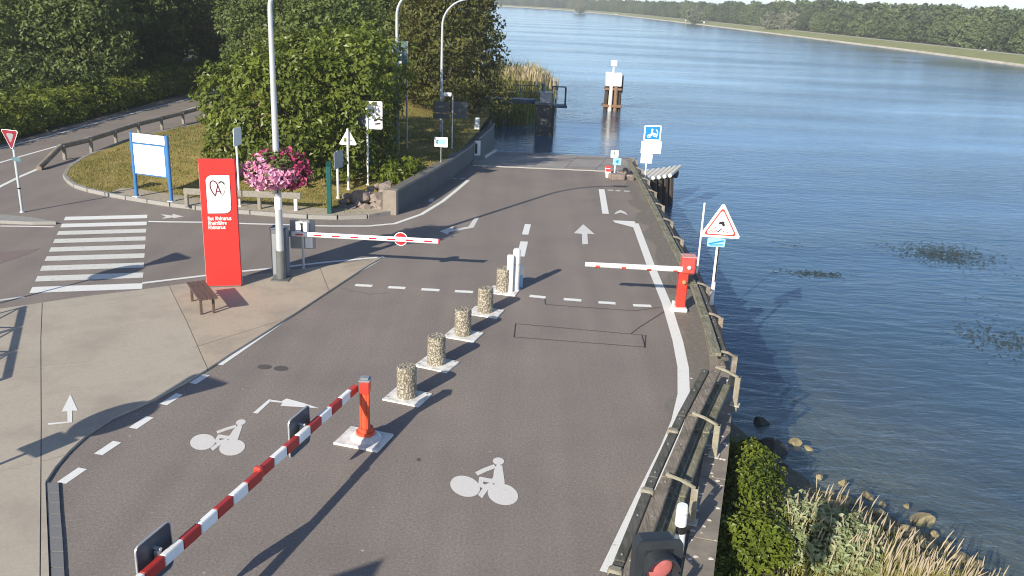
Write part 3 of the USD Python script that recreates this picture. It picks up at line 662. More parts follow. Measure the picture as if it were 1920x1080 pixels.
# ------------------------------------------------------------------ foliage
def leaves(cen, nrm, size, rng, aspect=1.7, fold=0.25):
    """One kite-shaped leaf (two triangles) at each centre."""
    n = len(cen)
    t = rng.normal(size=(n, 3)); t -= nrm * (t * nrm).sum(1, keepdims=True); t /= np.linalg.norm(t, axis=1, keepdims=True) + 1e-9
    b = np.cross(nrm, t); s = size[:, None]
    v = np.stack([cen - t * s * aspect / 2, cen + b * s * 0.5 + nrm * s * fold, cen + t * s * aspect / 2, cen - b * s * 0.5 + nrm * s * fold], 1).reshape(-1, 3)
    i = np.arange(n)[:, None] * 4
    f = np.vstack([i + [0, 1, 2], i + [0, 2, 3]])
    return v, f
def crown(blobs, nclump, per, clump, leaf, seed, up=0.35, core=0.15, rough=0.16, jit=0.65):
    """Leaf mass over overlapping lobes; leaves come in clumps so that light and dark gather."""
    rng = np.random.default_rng(seed)
    C = np.array([b[0] for b in blobs], float); R = np.array([np.broadcast_to(b[1], 3) for b in blobs], float)
    w = (R[:, 0] * R[:, 1] + R[:, 1] * R[:, 2] + R[:, 0] * R[:, 2]); w /= w.sum()
    k = rng.choice(len(blobs), nclump, p=w)
    d = rng.normal(size=(nclump, 3)); d /= np.linalg.norm(d, axis=1, keepdims=True)
    rad = 1 + rng.normal(0, rough, nclump); inn = rng.random(nclump) < core; rad[inn] = rng.random(inn.sum()) ** 0.5
    p = C[k] + d * R[k] * rad[:, None]
    ins = np.zeros(nclump, int)
    for c, r in zip(C, R):
        ins += (((p - c) / (r * 0.82)) ** 2).sum(1) < 1
    keep = (ins == 0) | (inn & (rng.random(nclump) < 0.5))
    p, d = p[keep], d[keep]
    P = np.repeat(p, per, 0) + rng.normal(0, clump, (len(p) * per, 3)) * [1, 1, 0.8]
    D = np.repeat(d, per, 0) + rng.normal(0, jit, (len(p) * per, 3)); D[:, 2] += up
    D /= np.linalg.norm(D, axis=1, keepdims=True)
    return leaves(P, D, leaf * rng.uniform(0.6, 1.35, len(P)), rng)
def limbs(base, blobs, r, seed, trunk_to=0.5):
    rng = np.random.default_rng(seed); base = np.array(base, float)
    top = np.mean([b[0] for b in blobs], 0)
    fork = base + (top - base) * trunk_to
    mid = base + (fork - base) * 0.5 + rng.normal(0, 0.08, 3) * [1, 1, 0]
    out = [tube([base - [0, 0, .2], mid, fork], [r * 1.25, r, r * 0.8], 8)]
    for b in blobs[:7]:
        e = np.array(b[0], float); m_ = fork + (e - fork) * 0.5 + rng.normal(0, .15, 3)
        out.append(tube([fork, m_, e], [r * 0.55, r * 0.35, r * 0.1], 6))
    return cat_(out)
def tree(name, label, cat, loc, blobs, r, mat, nclump, per, clump, leaf, seed, group=None, **kw):
    t = Thing(name, label, cat, loc, group=group)
    t.part('trunk', limbs((0, 0, 0), blobs, r, seed, kw.pop('trunk_to', 0.4)), 'bark', smooth=True)
    t.part('crown', crown(blobs, nclump, per, clump, leaf, seed, **kw), mat)
    return t
def lobes(h, w, z0, n, seed, conic=0.0):
    rng = np.random.default_rng(seed); out = [((0, 0, (z0 + h) / 2), (w * 0.34, w * 0.34, (h - z0) * 0.46))]
    for i in range(n):
        u = (i + 0.5) / n; z = z0 + (h - z0) * (0.08 + 0.86 * u)
        ww = w * 0.5 * (math.sin(math.pi * (0.12 + 0.80 * u)) ** 0.6 if not conic else (1 - 0.85 * u) ** conic)
        a = i * 2.4 + rng.uniform(-.4, .4); rr_ = w * rng.uniform(0.17, 0.25)
        out.append(((math.cos(a) * max(0.05, ww - rr_ * .8), math.sin(a) * max(.05, ww - rr_ * .8), z), (rr_, rr_, rr_ * rng.uniform(.75, 1.1))))
    return out

# the big yellow-green bush on the island
bc = GM(545, 352)
bl = [((0, 0, 2.5), (3.0, 2.5, 2.1))]
rngb = np.random.default_rng(5)
for a in np.linspace(0, 2 * math.pi, 12)[:-1]:
    for zz, rr_ in ((1.1, 2.75), (2.5, 2.9), (3.7, 2.0)):
        a2 = a + rngb.uniform(-.3, .3) + zz
        bl.append(((math.cos(a2) * rr_, math.sin(a2) * rr_ * 0.85, zz + rngb.uniform(-.3, .3)), rngb.uniform(0.75, 1.15)))
bl += [((0.4, 0, 4.4), 1.0), ((-1.0, .3, 4.1), 1.0), ((1.7, 0.2, 4.5), 1.0), ((2.5, 0.4, 4.1), 1.05), ((2.9, 1.0, 3.3), 1.05), ((3.2, 1.6, 4.0), 1.1), ((2.2, 1.6, 4.5), 1.1)]
bctr = bc + np.array([-0.25, 2.5, 0])
for q in [(-5.8, 33.3, 4.6, 0.95), (-5.9, 34.6, 3.8, 1.05), (-6.4, 33.8, 4.9, 0.95), (-6.9, 33.6, 4.0, 1.0)]:
    bl.append((tuple(np.array(q[:3]) - bctr), q[3]))
t = Thing('large_bush', 'broad rounded bush with glossy yellow-green leaves behind the lamp post with flowers', 'bush', bc + [-0.25, 2.5, 0])
t.part('stem', limbs((0, 0, 0), bl[:8], 0.12, 3, 0.2), 'bark', smooth=True)
t.part('leaves', crown(bl, 7000, 7, 0.10, 0.125, 11, up=0.45, core=0.2, rough=0.13, jit=0.62), 'leaf_bush')
# dark conifer by the water
cc = GM(862, 232)
tree('conifer', 'tall dark yew-like conifer at the water edge behind the curved lamp post', 'tree', (-4.4, 53.5, 0.4), [((0, 0, 4.3), (2.2, 2.2, 4.2))] + [((math.cos(i * 2.4) * w_, math.sin(i * 2.4) * w_, z_), (1.15, 1.15, 0.75)) for i, (z_, w_) in enumerate(zip(np.linspace(1.0, 8.6, 26), np.linspace(2.7, 1.5, 26)))],
     0.28, 'leaf_conifer', 4600, 8, 0.14, 0.13, 21, up=-0.2, core=0.2, rough=0.22)
tree('conifer', 'dark conifer left of the yew-like one, behind the blue-grey banner', 'tree', (-8.6, 58.0, 0.5), [((0, 0, 4.6), (2.0, 2.0, 4.6))] + [((math.cos(i * 2.4) * w_, math.sin(i * 2.4) * w_, z_), (1.2, 1.2, 0.85)) for i, (z_, w_) in enumerate(zip(np.linspace(1.6, 9, 24), np.linspace(2.4, 1.2, 24)))],
     0.28, 'leaf_wood', 3600, 8, 0.15, 0.15, 22, up=-0.1, core=0.2, rough=0.22)
# wood behind the upper road
protos = [lobes(9.2, 6.4, 0.5, 16, 31), lobes(9.6, 5.2, 0.9, 18, 32), lobes(7.6, 6.2, 0.3, 14, 33)]
PT = []
gw = 'trees standing close together behind the hedge'
lbl = ['tall leafy tree with ragged crown behind the hedge of the upper road', 'slim tall leafy tree behind the hedge of the upper road', 'lower bushy tree close behind the hedge of the upper road']
spots = [(0, -30.5, 58.5, 0.3, 1.0), (1, -34.5, 60.5, 1.2, 1.0), (2, -27.6, 57.0, 2.0, 0.85), (0, -8.4, 40.0, 0.7, 0.82), (0, -32.5, 68.0, 2.2, 1.1), (1, -27.5, 66.0, 0.6, 1.05), (2, -36.5, 69.5, 4.1, 1.0), (0, -24.5, 75.0, 4.0, 1.15), (1, -18.0, 76.0, 5.0, 1.1), (0, -13.5, 62.0, 1.5, 1.0), (2, -10.5, 72.0, 2.6, 1.25), (1, -20.5, 69.5, 3.3, 1.0), (0, -40.5, 64.0, 5.1, 1.2), (2, -30.5, 74.0, 0.9, 1.1), (1, -12.0, 84.0, 0.4, 1.2), (0, -7.0, 82.0, 3.0, 1.15), (2, -17.0, 60.5, 4.4, 0.9), (0, -40, 78, 2, 1.3), (0, -22, 90, 3, 1.4), (1, -13, 96, 4, 1.4), (1, -37.5, 84.0, 2.5, 1.3), (2, -23.8, 84.0, 1.4, 1.3), (1, -16.0, 68.0, .2, .95), (0, -30, 86, 1, 1.4), (1, -33.5, 51.5, 2, .7)]
ORD = ['first', 'second', 'third', 'fourth', 'fifth', 'sixth', 'seventh', 'eighth', 'ninth', 'tenth', 'eleventh', 'twelfth', 'thirteenth', 'fourteenth', 'fifteenth', 'sixteenth', 'seventeenth', 'eighteenth', 'nineteenth', 'twentieth', 'twenty-first', 'twenty-second', 'twenty-third', 'twenty-fourth', 'twenty-fifth', 'twenty-sixth']
_bear = sorted(range(len(spots)), key=lambda i: spots[i][1] / spots[i][2])
KINDS = ['tall leafy tree with ragged crown', 'slim tall leafy tree', 'lower bushy tree']
wlab = {i: f'{KINDS[spots[i][0]]}, {ORD[n]} from the left in the wood behind the hedge' for n, i in enumerate(_bear)}
wlab[3] = 'leafy tree standing just behind the large bush on the island'
for i, (k, x, y, a, sc) in enumerate(spots):
    if k >= len(PT) or PT[k] is None if k < len(PT) else True:
        while len(PT) <= k: PT.append(None)
        PT[k] = tree('wood_tree', wlab[i], 'tree', (x, y, -0.06), protos[k], 0.2, 'leaf_wood', 3000, 8, 0.17, 0.16, 40 + k, group=gw, core=0.2, rough=0.22, jit=0.75)
    else:
        PT[k].copy((x, y, -0.06), a, wlab[i], gw, scale=sc)
# hedge along the upper road
hl = LineString([G(-120, 300), G(0, 272), G(120, 240), G(214, 214), G(300, 193), G(372, 175), G(450, 156)])
hl = LineString([(x - 1.25, y + 0.6) for x, y in hl.coords])
hb = []
rngh = np.random.default_rng(8)
for s_ in np.arange(0, hl.length, 0.8):
    p = hl.interpolate(s_).coords[0]
    hb.append(((p[0] + rngh.uniform(-.2, .2), p[1], 0.75), (0.95, 0.75, 0.85 + rngh.uniform(-.1, .18))))
for s_ in np.arange(0, hl.length, 0.9):
    p = hl.interpolate(s_).coords[0]
    hb.append(((p[0] - 1.5 + rngh.uniform(-.2, .2), p[1] + .5, 0.80), (1.05, 0.8, 0.85 + rngh.uniform(-.1, .15))))
h = Thing('hedge', 'long clipped green hedge along the far side of the upper road', 'hedge')
h.part('leaves', crown(hb, 9000, 6, 0.11, 0.13, 9, up=0.6, core=0.15, rough=0.12), 'leaf_hedge')
for k, (px, py, sc) in enumerate([(85, 200, 1.2), (190, 165, 1.35), (290, 160, 1.0), (30, 215, 0.9)]):
    g = G(px, py + 70)
    bl2 = [((0, 0, 1.2 * sc), (1.5 * sc, 1.3 * sc, 1.2 * sc))] + [((math.cos(a) * 1.3 * sc, math.sin(a) * 1.1 * sc, (0.9 + 0.5 * math.sin(a * 2.1 + k)) * sc + .3), 0.75 * sc) for a in np.arange(0, 6.2, 0.8)]
    t = Thing('shrub', ['low shrub behind the hedge below the first tall trunk gap', 'big light green shrub rising above the middle of the hedge', 'shrub above the hedge near the bend of the upper road', 'shrub at the left picture edge behind the hedge'][k], 'shrub', (g[0] - 6.6, g[1] + 3.2, 0))
    t.part('stem', limbs((0, 0, 0), bl2[:5], 0.07, k, 0.3), 'bark'); t.part('leaves', crown(bl2, 700, 7, 0.18, 0.17, 60 + k, up=0.4), 'leaf_wood')

# grass blades on the island
def blades(pts, hgt, wid, lean, rng):
    n = len(pts); a = rng.uniform(0, 6.283, n); d = np.column_stack([np.cos(a), np.sin(a), np.zeros(n)]); s_ = np.column_stack([-np.sin(a), np.cos(a), np.zeros(n)])
    h_ = hgt * rng.uniform(0.5, 1.3, n)[:, None]; L_ = (lean * rng.uniform(0.2, 1.2, n))[:, None] * h_
    z = np.array([0, 0, 1.0]); w_ = wid / 2
    v = np.stack([pts - s_ * w_, pts + s_ * w_, pts + d * L_ * .35 + z * h_ * .6 + s_ * w_ * .7, pts + d * L_ * .35 + z * h_ * .6 - s_ * w_ * .7, pts + d * L_ + z * h_], 1).reshape(-1, 3)
    i = np.arange(n)[:, None] * 5
    return v, np.vstack([i + [0, 1, 2], i + [0, 2, 3], i + [3, 2, 4]])
rng = np.random.default_rng(3)
gp = []
while len(gp) < 26000:
    x, y = rng.uniform(-18, -2.5), rng.uniform(28.5, 52)
    if mound_poly.contains(Point(x, y)) and not (sand.contains(Point(x, y)) and rng.random() < 0.93): gp.append((x, y, mound_z(x, y)))
solo('grass', blades(np.array(gp), 0.09, 0.03, 0.7, rng), 'grass_blade', 'short half dry grass tufts on the island', 'grass', kind='stuff')

# far trees: every front tree a thing, the wood behind them one mass
fprot, fmat = [lobes(11, 9, 0.3, 12, 51), lobes(12.5, 8, 0.3, 13, 52), lobes(9.5, 10, 0.2, 12, 53)], []
FT = []
gf = 'green trees in a row along the far bank'
rngf = np.random.default_rng(12)
s_, i = 195.0, 0
while s_ < 1250:
    p = np.array(fl.interpolate(s_).coords[0]); q = np.array(fl.interpolate(s_ + 2).coords[0]); t_ = (q - p) / np.linalg.norm(q - p); n_ = np.array([t_[1], -t_[0]])
    c = p + n_ * rngf.uniform(16, 20); k = int(rngf.integers(0, 3)) if i > 2 else i; sc = rngf.uniform(0.54, 0.90)
    if k >= len(FT):
        FT.append(tree('far_tree', 'rounded green tree in the row behind the far tow path', 'tree', (*c, -0.9), fprot[k], 0.25, 'leaf_far', 620, 6, 0.40, 0.62, 70 + k, group=gf, core=0.15, trunk_to=.3))
    else:
        FT[k].copy((*c, -0.9), rngf.uniform(0, 6.28), 'rounded green tree in the row behind the far tow path', gf, scale=sc)
    s_ += rngf.uniform(6.5, 9.0) * (1 if s_ < 700 else 1.6); i += 1
pi_pts, pi_s = [], []
for s_ in np.arange(150, 1900, 9.0):
    p = np.array(fl.interpolate(s_).coords[0]); q = np.array(fl.interpolate(s_ + 2).coords[0]); t_ = (q - p) / np.linalg.norm(q - p); n_ = np.array([t_[1], -t_[0]])
    for off in (25, 33, 43, 56, 73):
        if off < 60 or True:
            c = p + n_ * (off + rngf.uniform(-3, 3)) + t_ * rngf.uniform(-4, 4); pi_pts.append((*c, -0.9)); pi_s.append(rngf.uniform(0.58, 0.88) * (1.0 + 0.22 * math.exp(-((s_ - 520) / 130) ** 2)))
wood = UsdGeom.PointInstancer.Define(stage, '/World/woodland')
pm = usdkit.mesh(stage, '/World/woodland/tree_crown', crown(fprot[1], 420, 5, 0.5, 0.8, 91, core=0.15), M['leaf_far'])
wood.CreatePrototypesRel().SetTargets([pm.GetPath()])
wood.CreateProtoIndicesAttr(Vt.IntArray([0] * len(pi_pts)))
wood.CreatePositionsAttr(Vt.Vec3fArray.FromNumpy(np.array(pi_pts, np.float32)))
wood.CreateScalesAttr(Vt.Vec3fArray.FromNumpy(np.repeat(np.array(pi_s, np.float32)[:, None], 3, 1)))
wood.CreateOrientationsAttr(Vt.QuathArray([Gf.Quath(float(math.cos(a / 2)), 0, 0, float(math.sin(a / 2))) for a in rngf.uniform(0, 6.28, len(pi_pts))]))
setdata(wood.GetPrim(), kind='stuff', label='dense green wood behind the far bank', category='wood')
# pale willows on the far bank
wproto = None
for k, (px, py, sc) in enumerate([(1300, 36, 0.8), (1362, 38, 0.8), (1412, 42, 1.15), (1446, 50, .9), (1478, 52, 1.0), (1502, 52, 0.7), (1088, 18, 1.0)]):
    c = G(px, py + 5, -0.8); ww = 'small' if sc < 0.75 else 'broad'
    lab = ['pale grey-green willow, leftmost of the close group on the far bank', 'pale grey-green willow second from the left in the far group', 'tallest pale willow of the group on the far bank', 'pale willow just right of the tallest one on the far bank', 'broad pale willow near the right end of the far group', 'smallest pale willow, rightmost of the far group', 'single hazy pale willow far upstream'][k]
    if wproto is None:
        wproto = tree('willow', lab, 'tree', (*c, -0.9), lobes(7.5, 9, 0.2, 11, 58), 0.2, 'leaf_willow', 500, 6, 0.4, 0.55, 95, group='pale willows on the far bank', trunk_to=.3)
    else:
        wproto.copy((*c, -0.9), k * 1.3, lab, 'pale willows on the far bank', scale=sc)
for k, (px, py) in enumerate([(1286, 34), (1320, 37.5), (1422, 44), (1494, 51), (1581, 58.5), (1690, 70.5), (1846, 92), (1155, 22)]):
    c = G(px, py + 6, -0.95)
    solo('marker_stone', bx((*c, -0.55), (0.55, 0.3, 0.8), 0.05), 'sign_white', f'small white marker stone beside the far tow path, {["second", "third", "fourth", "fifth", "sixth", "seventh", "eighth", "first"][k]} from the left', 'marker stone', 'white marker stones along the far tow path')
# reeds on the water's edge by the jetty
lob = Polygon([(-4.5, 64), (-2.2, 66.5), (0.8, 68), (2.3, 72), (3.4, 80), (2.6, 88), (-4.5, 90)])
solo('reed_bank', drape(lob, lambda x, y: RIVER_Z - 0.25 + min(0.9, 0.6 * lob.exterior.distance(Point(x, y))), 0.6), 'bank_soil', kind='structure', label='low muddy bank under the reeds by the jetty', smooth=True)
def scatter(poly, n, rng):
    x0, y0, x1, y1 = poly.bounds; out = []
    while len(out) < n:
        p = (rng.uniform(x0, x1), rng.uniform(y0, y1))
        if poly.contains(Point(*p)): out.append(p)
    return np.array(out)
rp = scatter(lob.buffer(-0.1), 2400, rng); rp = rp[np.argsort(-rp[:, 1])]; reeds = Thing('reed_bed', 'stand of tall straw coloured reeds behind the jetty', 'reeds', kind='stuff')
rz_ = np.array([RIVER_Z - 0.25 + min(0.9, 0.6 * lob.exterior.distance(Point(*p))) for p in rp])
reeds.part('stalk', blades(np.column_stack([rp, rz_])[:1700], 2.9, 0.055, 0.22, rng), 'reed')
gmask = rp[:, 1] < 78
reeds.part('leaf', blades(np.column_stack([rp, rz_])[gmask], 1.45, 0.11, 0.7, rng), 'leaf_hedge')
v_, f_ = blades(np.column_stack([rp, rz_ + 1.9])[:1300], 0.9, 0.16, 0.35, rng); reeds.part('plume', (v_, f_), 'seed_head')

# ------------------------------------------------------------------ furniture of the landing
def pole_sign(name, label, cat, base, z0=0.0, rotz=0.0, h=2.5, r=0.03, mat='galvanised', group=None):
    t = Thing(name, label, cat, (base[0], base[1], z0), rotz, group)
    t.part('pole', tube([(0, 0, -0.1), (0, 0, h)], r, 12), mat, smooth=40)
    t.part('foot', tube([(0, 0, -0.02), (0, 0, 0.05)], [r * 2.0, r * 1.5], 12), mat, smooth=40)
    return t

# stone bollards on white plates
bcen = [G(762.5, 744.5), G(818, 683), G(867.5, 628.5), G(909.5, 586), G(943.5, 546)]
prof = np.array([[0, 0.03], [0.188, 0.03], [0.188, 0.60], [0.180, 0.63], [0.166, 0.64], [0.150, 0.632], [0, 0.632]])
bmesh = trimesh.creation.revolve(prof, sections=40)
def bollard(loc, label):
    t = Thing('stone_bollard', label, 'bollard', (*loc, 0), -0.33, 'stone bollards down the middle of the road')
    t.part('column', bmesh, 'pebble_concrete', smooth=30)
    t.part('base_slab', bx((0.02, -0.01, 0.0125), (0.76, 0.62, 0.035), 0.008), 'white_slab')
    for sx, sy in ((-0.30, -0.22), (0.31, 0.22)):
        t.part('bolt', tube([(sx, sy, 0.025), (sx, sy, 0.045)], 0.022, 8), 'galvanised')
    return t
bol = bollard(bcen[0], 'pebbled stone bollard nearest to the red and white barrier post')
for k, lab in enumerate(['second pebbled stone bollard counted from the red barrier post', 'pebbled stone bollard in the middle of the row of five', 'fourth pebbled stone bollard, next but one to the white posts', 'farthest pebbled stone bollard, hard against the white posts']):
    bol.copy((*bcen[k + 1], 0), -0.33 + 0.05 * k - .05, lab, 'stone bollards down the middle of the road')

# white posts at the end of the row
c = G(966, 545); h = rise(c, 466)
t = Thing('white_post', 'tall round white post behind the farthest stone bollard', 'post', (*c, 0), 0, 'white posts at the end of the bollard row')
t.part('tube', tube([(0, 0, 0), (0, 0, h - .05), (0, 0, h)], [0.10, 0.10, 0.07], 20), 'white_paint', smooth=40)
t.part('ring', tube([(0, 0, h * .62), (0, 0, h * .66)], 0.104, 20), 'faint_print', smooth=40)
c = G(955, 548); h = rise(c, 478)
t = Thing('white_post', 'flat white box post left of the round white post', 'post', (*c, 0), -0.1, 'white posts at the end of the bollard row')
t.part('box', bx((0, 0, h / 2), (0.17, 0.12, h), 0.015), 'white_paint'); t.part('foot', bx((-0.3, 0, 0.03), (0.22, 0.2, 0.05), 0.01), 'white_slab')
c = G(976.5, 539); h = rise(c, 499)
t = Thing('white_post', 'short white post with pale blue leg right of the round white post', 'post', (*c, 0), 0, 'white posts at the end of the bollard row')
t.part('head', bx((0, 0, h - .13), (0.13, 0.1, 0.24), 0.015), 'white_paint'); t.part('leg', bx((0, 0, (h - .26) / 2), (0.09, 0.07, h - .26), 0.01), 'pale_blue')

# red and white swing barrier in the foreground
pb = G(686, 818, 0.06)
A0, A1 = np.array([-2.62, 13.30]), np.array([-4.72, 5.85])
ad = (A1 - A0) / np.linalg.norm(A1 - A0); ang = math.atan2(ad[1], ad[0])
t = Thing('swing_barrier', 'red and white striped swing barrier across the foreground with an orange-red post', 'barrier', (*pb, 0), 0)
t.part('base_slab', bx((-0.03, -0.03, 0.02), (0.82, 0.66, 0.045), 0.01, -0.28), 'white_slab')
t.part('mound', trimesh.creation.revolve(np.array([[0, 0.04], [0.27, 0.04], [0.22, 0.10], [0.16, 0.12], [0, 0.12]]), sections=24), 'white_slab', smooth=40)
t.part('flange', cat_([tube([(0, 0, 0.12), (0, 0, 0.17)], 0.165, 20), tube([(0, 0, 0.17), (0, 0, 0.24)], 0.125, 20)]), 'orange_red', smooth=30)
t.part('post', tube([(0.0, 0, 0.2), (0.0, 0, 0.95)], 0.075, 20), 'orange_red', smooth=40)
t.part('rib', cat_([tube([(-0.075, -0.03, 0.2), (-0.075, -0.03, 0.95)], 0.02, 10), tube([(0.06, -0.07, 0.2), (0.06, -0.07, 0.95)], 0.02, 10)]), 'orange_red', smooth=40)
t.part('head', bx((0.0, 0, 1.0), (0.17, 0.2, 0.22), 0.015), 'red_paint')
t.part('cap', cat_([bx((0, 0, 1.125), (0.19, 0.21, 0.03), 0.008), bx((0, 0, 1.155), (0.13, 0.14, 0.03), 0.008)]), 'sign_grey')
rel = lambda p, z: np.array([p[0] - pb[0], p[1] - pb[1], z])
seg = 0.345; zc = 0.96
Ltot = np.linalg.norm(A1 - A0)
hinge_at = 8
s_, k = 0.0, 0
while s_ < Ltot:
    c = A0 + ad * (s_ + seg / 2)
    sag = 0.012 if k >= hinge_at else 0.0
    wobble = np.array([-ad[1], ad[0]]) * (0.02 if k >= hinge_at else 0.0)
    m = bx((0, 0, 0), (seg - 0.002, 0.085, 0.155), 0.012); m.apply_transform(trimesh.transformations.rotation_matrix(ang, [0, 0, 1])); m.apply_translation(rel(c + wobble, zc - sag))
    t.part('arm_band', m, 'white_paint' if k % 2 == 0 and k < hinge_at or k % 2 == 1 and k > hinge_at else 'arm_red')
    s_ += seg; k += 1
hp = A0 + ad * (hinge_at * seg)
m = bx((0, 0, 0), (0.09, 0.12, 0.16), 0.02); m.apply_transform(trimesh.transformations.rotation_matrix(ang, [0, 0, 1])); m.apply_translation(rel(hp, zc + 0.03)); t.part('hinge', m, 'red_paint')
m = bx((0.09, 0, 0), (0.30, 0.10, 0.12), 0.01); m.apply_transform(trimesh.transformations.rotation_matrix(ang, [0, 0, 1])); m.apply_translation(rel(A0 - ad * 0.18, zc)); t.part('arm_socket', m, 'red_paint')
nr = np.array([ad[1], -ad[0]])
nr = nr if nr[0] < 0 else -nr          # the far side of the arm, away from the lane
for px, py in ((568, 808), (292, 1042)):
    g = G(px, py, 0.95)
    s_ = float((g - A0) @ ad); c = A0 + ad * s_ + nr * 0.13
    pl = plate(rrect(0.60, 0.62, 0.07), 0, 0.006); pl.apply_transform(trimesh.transformations.rotation_matrix(ang, [0, 0, 1])); pl.apply_translation(rel(c, zc - .03))
    sp = t.part('sign_plate', pl, 'sign_back')
    rim = plate(rrect(0.625, 0.645, 0.08).difference(rrect(0.595, 0.615, 0.065)), -0.008, 0.022); rim.apply_transform(trimesh.transformations.rotation_matrix(ang, [0, 0, 1])); rim.apply_translation(rel(c, zc - .03))
    t.part('rim', rim, 'galvanised', parent=sp)
    br = cat_([tube([rel(c, zc + dz), rel(c - nr * 0.10, zc + dz)], 0.022, 8) for dz in (-0.1, 0.1)] + [bx(rel(c - nr * 0.05, zc), (0.08, 0.06, 0.16), 0.01, ang)])
    t.part('bracket', br, 'galvanised', parent=sp)

# no-entry lift barrier by the lamp post
cb = G(526, 520)
t = Thing('lift_barrier', 'white lift barrier arm with a round no entry sign across the left lane', 'barrier', (*cb, 0), 0)
t.part('housing', bx((0, 0.1, 0.68), (0.40, 0.36, 1.30), 0.03), 'cabinet_grey')
t.part('housing_door', bx((0.0, -0.088, 0.66), (0.32, 0.012, 1.1), 0.004), 'sign_grey')
t.part('housing_lid', bx((0, 0.1, 1.345), (0.44, 0.40, 0.04), 0.012), 'cabinet_grey')
ta, tb = np.array([*G(546, 438, 1.08), 1.08]), np.array([*G(822, 452.5, 1.08), 1.08])
ta -= [*cb, 0]; tb -= [*cb, 0]; du = (tb - ta); Lb = np.linalg.norm(du); du /= Lb; an_ = math.atan2(du[1], du[0])
def along(c, size, ch=0.0):
    m = bx((0, 0, 0), size, ch); m.apply_transform(trimesh.transformations.rotation_matrix(an_, [0, 0, 1])); m.apply_translation(c); return m
arm = t.part('arm', along((ta + tb) / 2, (Lb, 0.07, 0.13), 0.02), 'white_paint')
nf = np.array([math.sin(an_), -math.cos(an_), 0])
for k in range(8):
    c = ta + du * (Lb * (k + 0.45) / 8) + nf * 0.0365 + [0, 0, -0.005]
    t.part('red_dash', along(c, (0.21, 0.003, 0.042)), 'sign_red', parent=arm)
t.part('pivot', cat_([along(ta - du * 0.12, (0.26, 0.11, 0.16), 0.02), along(ta - du * 0.35, (0.3, 0.14, 0.14), 0.02)]), 'cabinet_grey')
cs = np.array([*G(752, 447, 1.08), 1.08]) - [*cb, 0]
def disc(R_, y0, th, n=32, r_in=None):
    p = Point(0, 0).buffer(R_, quad_segs=8)
    if r_in: p = p.difference(Point(0, 0).buffer(r_in, quad_segs=8))
    m = plate(p, y0, th); m.apply_transform(trimesh.transformations.rotation_matrix(an_, [0, 0, 1])); m.apply_translation(cs); return m
sg = t.part('no_entry_sign', disc(0.185, -0.060, 0.012), 'sign_white')
t.part('red_disc', disc(0.165, -0.064, 0.0035), 'sign_red', parent=sg)
bar_ = plate(sbox(-0.12, -0.028, 0.12, 0.028), -0.067, 0.0025); bar_.apply_transform(trimesh.transformations.rotation_matrix(an_, [0, 0, 1])); bar_.apply_translation(cs); t.part('white_bar', bar_, 'sign_white', parent=sg)
t.part('end_cap', along(tb + du * 0.02, (0.04, 0.076, 0.136), 0.01), 'sign_red')

# ticket sign beside it
c = G(569.5, 506); h = rise(c, 412)
t = pole_sign('notice_board', 'grey board with two white notices on a pole behind the lift barrier', 'sign', c, 0, 0.05, h - 0.03, 0.035)
t.part('board', plate(rrect(0.68, 0.80, 0.04, 0.0, h - 0.42), 0.04, 0.03), 'sign_grey')
t.part('notice', plate(rrect(0.36, 0.36, 0.02, -0.0, h - 0.22), -0.050, 0.006), 'sign_white')
t.part('notice', plate(rrect(0.20, 0.30, 0.02, 0.16, h - 0.64), 0.03, 0.006), 'sign_white')
t.part('pictogram', plate(unary_union([sbox(-0.03, h - .36, 0.025, h - .12), sbox(-0.06, h - .12, 0.03, h - .08)]), -0.0535, 0.003), 'black')

# small kiosk outside the lower left edge; the tip of its roof throws the shadow at the bottom of the picture
kx, ky, kz = np.array(G(722, 1046)) - np.array([math.sin(SUN_AZ), math.cos(SUN_AZ)]) / math.tan(SUN_EL) * 4.5, 0, 4.5
t = Thing('ticket_kiosk', 'small ticket kiosk with pointed roof just outside the lower left picture edge', 'kiosk', (*kx, 0))
t.part('wall', bx((0, 0, 1.5), (1.9, 1.9, 3.0), 0.02), 'white_paint')
rf_v = np.array([[-0.95, -0.95, 3.0], [0.95, -0.95, 3.0], [0.95, 0.95, 3.0], [-0.95, 0.95, 3.0], [0, 0, 4.5], [-0.95, -0.95, 2.94], [0.95, -0.95, 2.94], [0.95, 0.95, 2.94], [-0.95, 0.95, 2.94]])
t.part('roof', trimesh.convex.convex_hull(rf_v), 'cabinet_grey')
t.part('door', bx((0.965, 0, 1.05), (0.03, 0.85, 2.0), 0.005), 'sign_grey')

# street lamps
def lamp(name, label, base, z0, h, reach, r0, sleeve, zcol=None):
    t = Thing(name, label, 'street lamp', (base[0], base[1], z0), 0)
    R_ = min(1.3, reach)
    cur = [(0, 0, 0.0), (0, 0, h - 1.25)] + [(R_ * (1 - math.cos(a)), 0, h - 1.25 + 1.15 * math.sin(a)) for a in np.linspace(0.12, math.pi / 2 * 0.93, 9)]
    cur.append((reach + .15, 0, h - 0.02))
    rr_ = np.interp([p[2] for p in cur], [0, h - 1.25, h], [r0, r0 * 0.55, r0 * 0.42])
    t.part('pole', tube(cur, rr_, 16), 'pole_grey', smooth=40)
    t.part('sleeve', tube([(0, 0, -0.02), (0, 0, sleeve)], [r0 * 1.18, r0 * 1.12], 16), 'pole_dark', smooth=40)
    t.part('foot_plate', bx((0, 0, 0.012), (r0 * 4.4, r0 * 4.4, 0.024), 0.004), 'pole_dark')
    t.part('lamp_head', bx((reach + .42, 0, h), (0.62, 0.22, 0.11), 0.04), 'pole_grey')
    t.part('lens', bx((reach + .44, 0, h - 0.062), (0.42, 0.16, 0.02), 0.008), 'sign_white')
    return t
lb = G(528, 526)
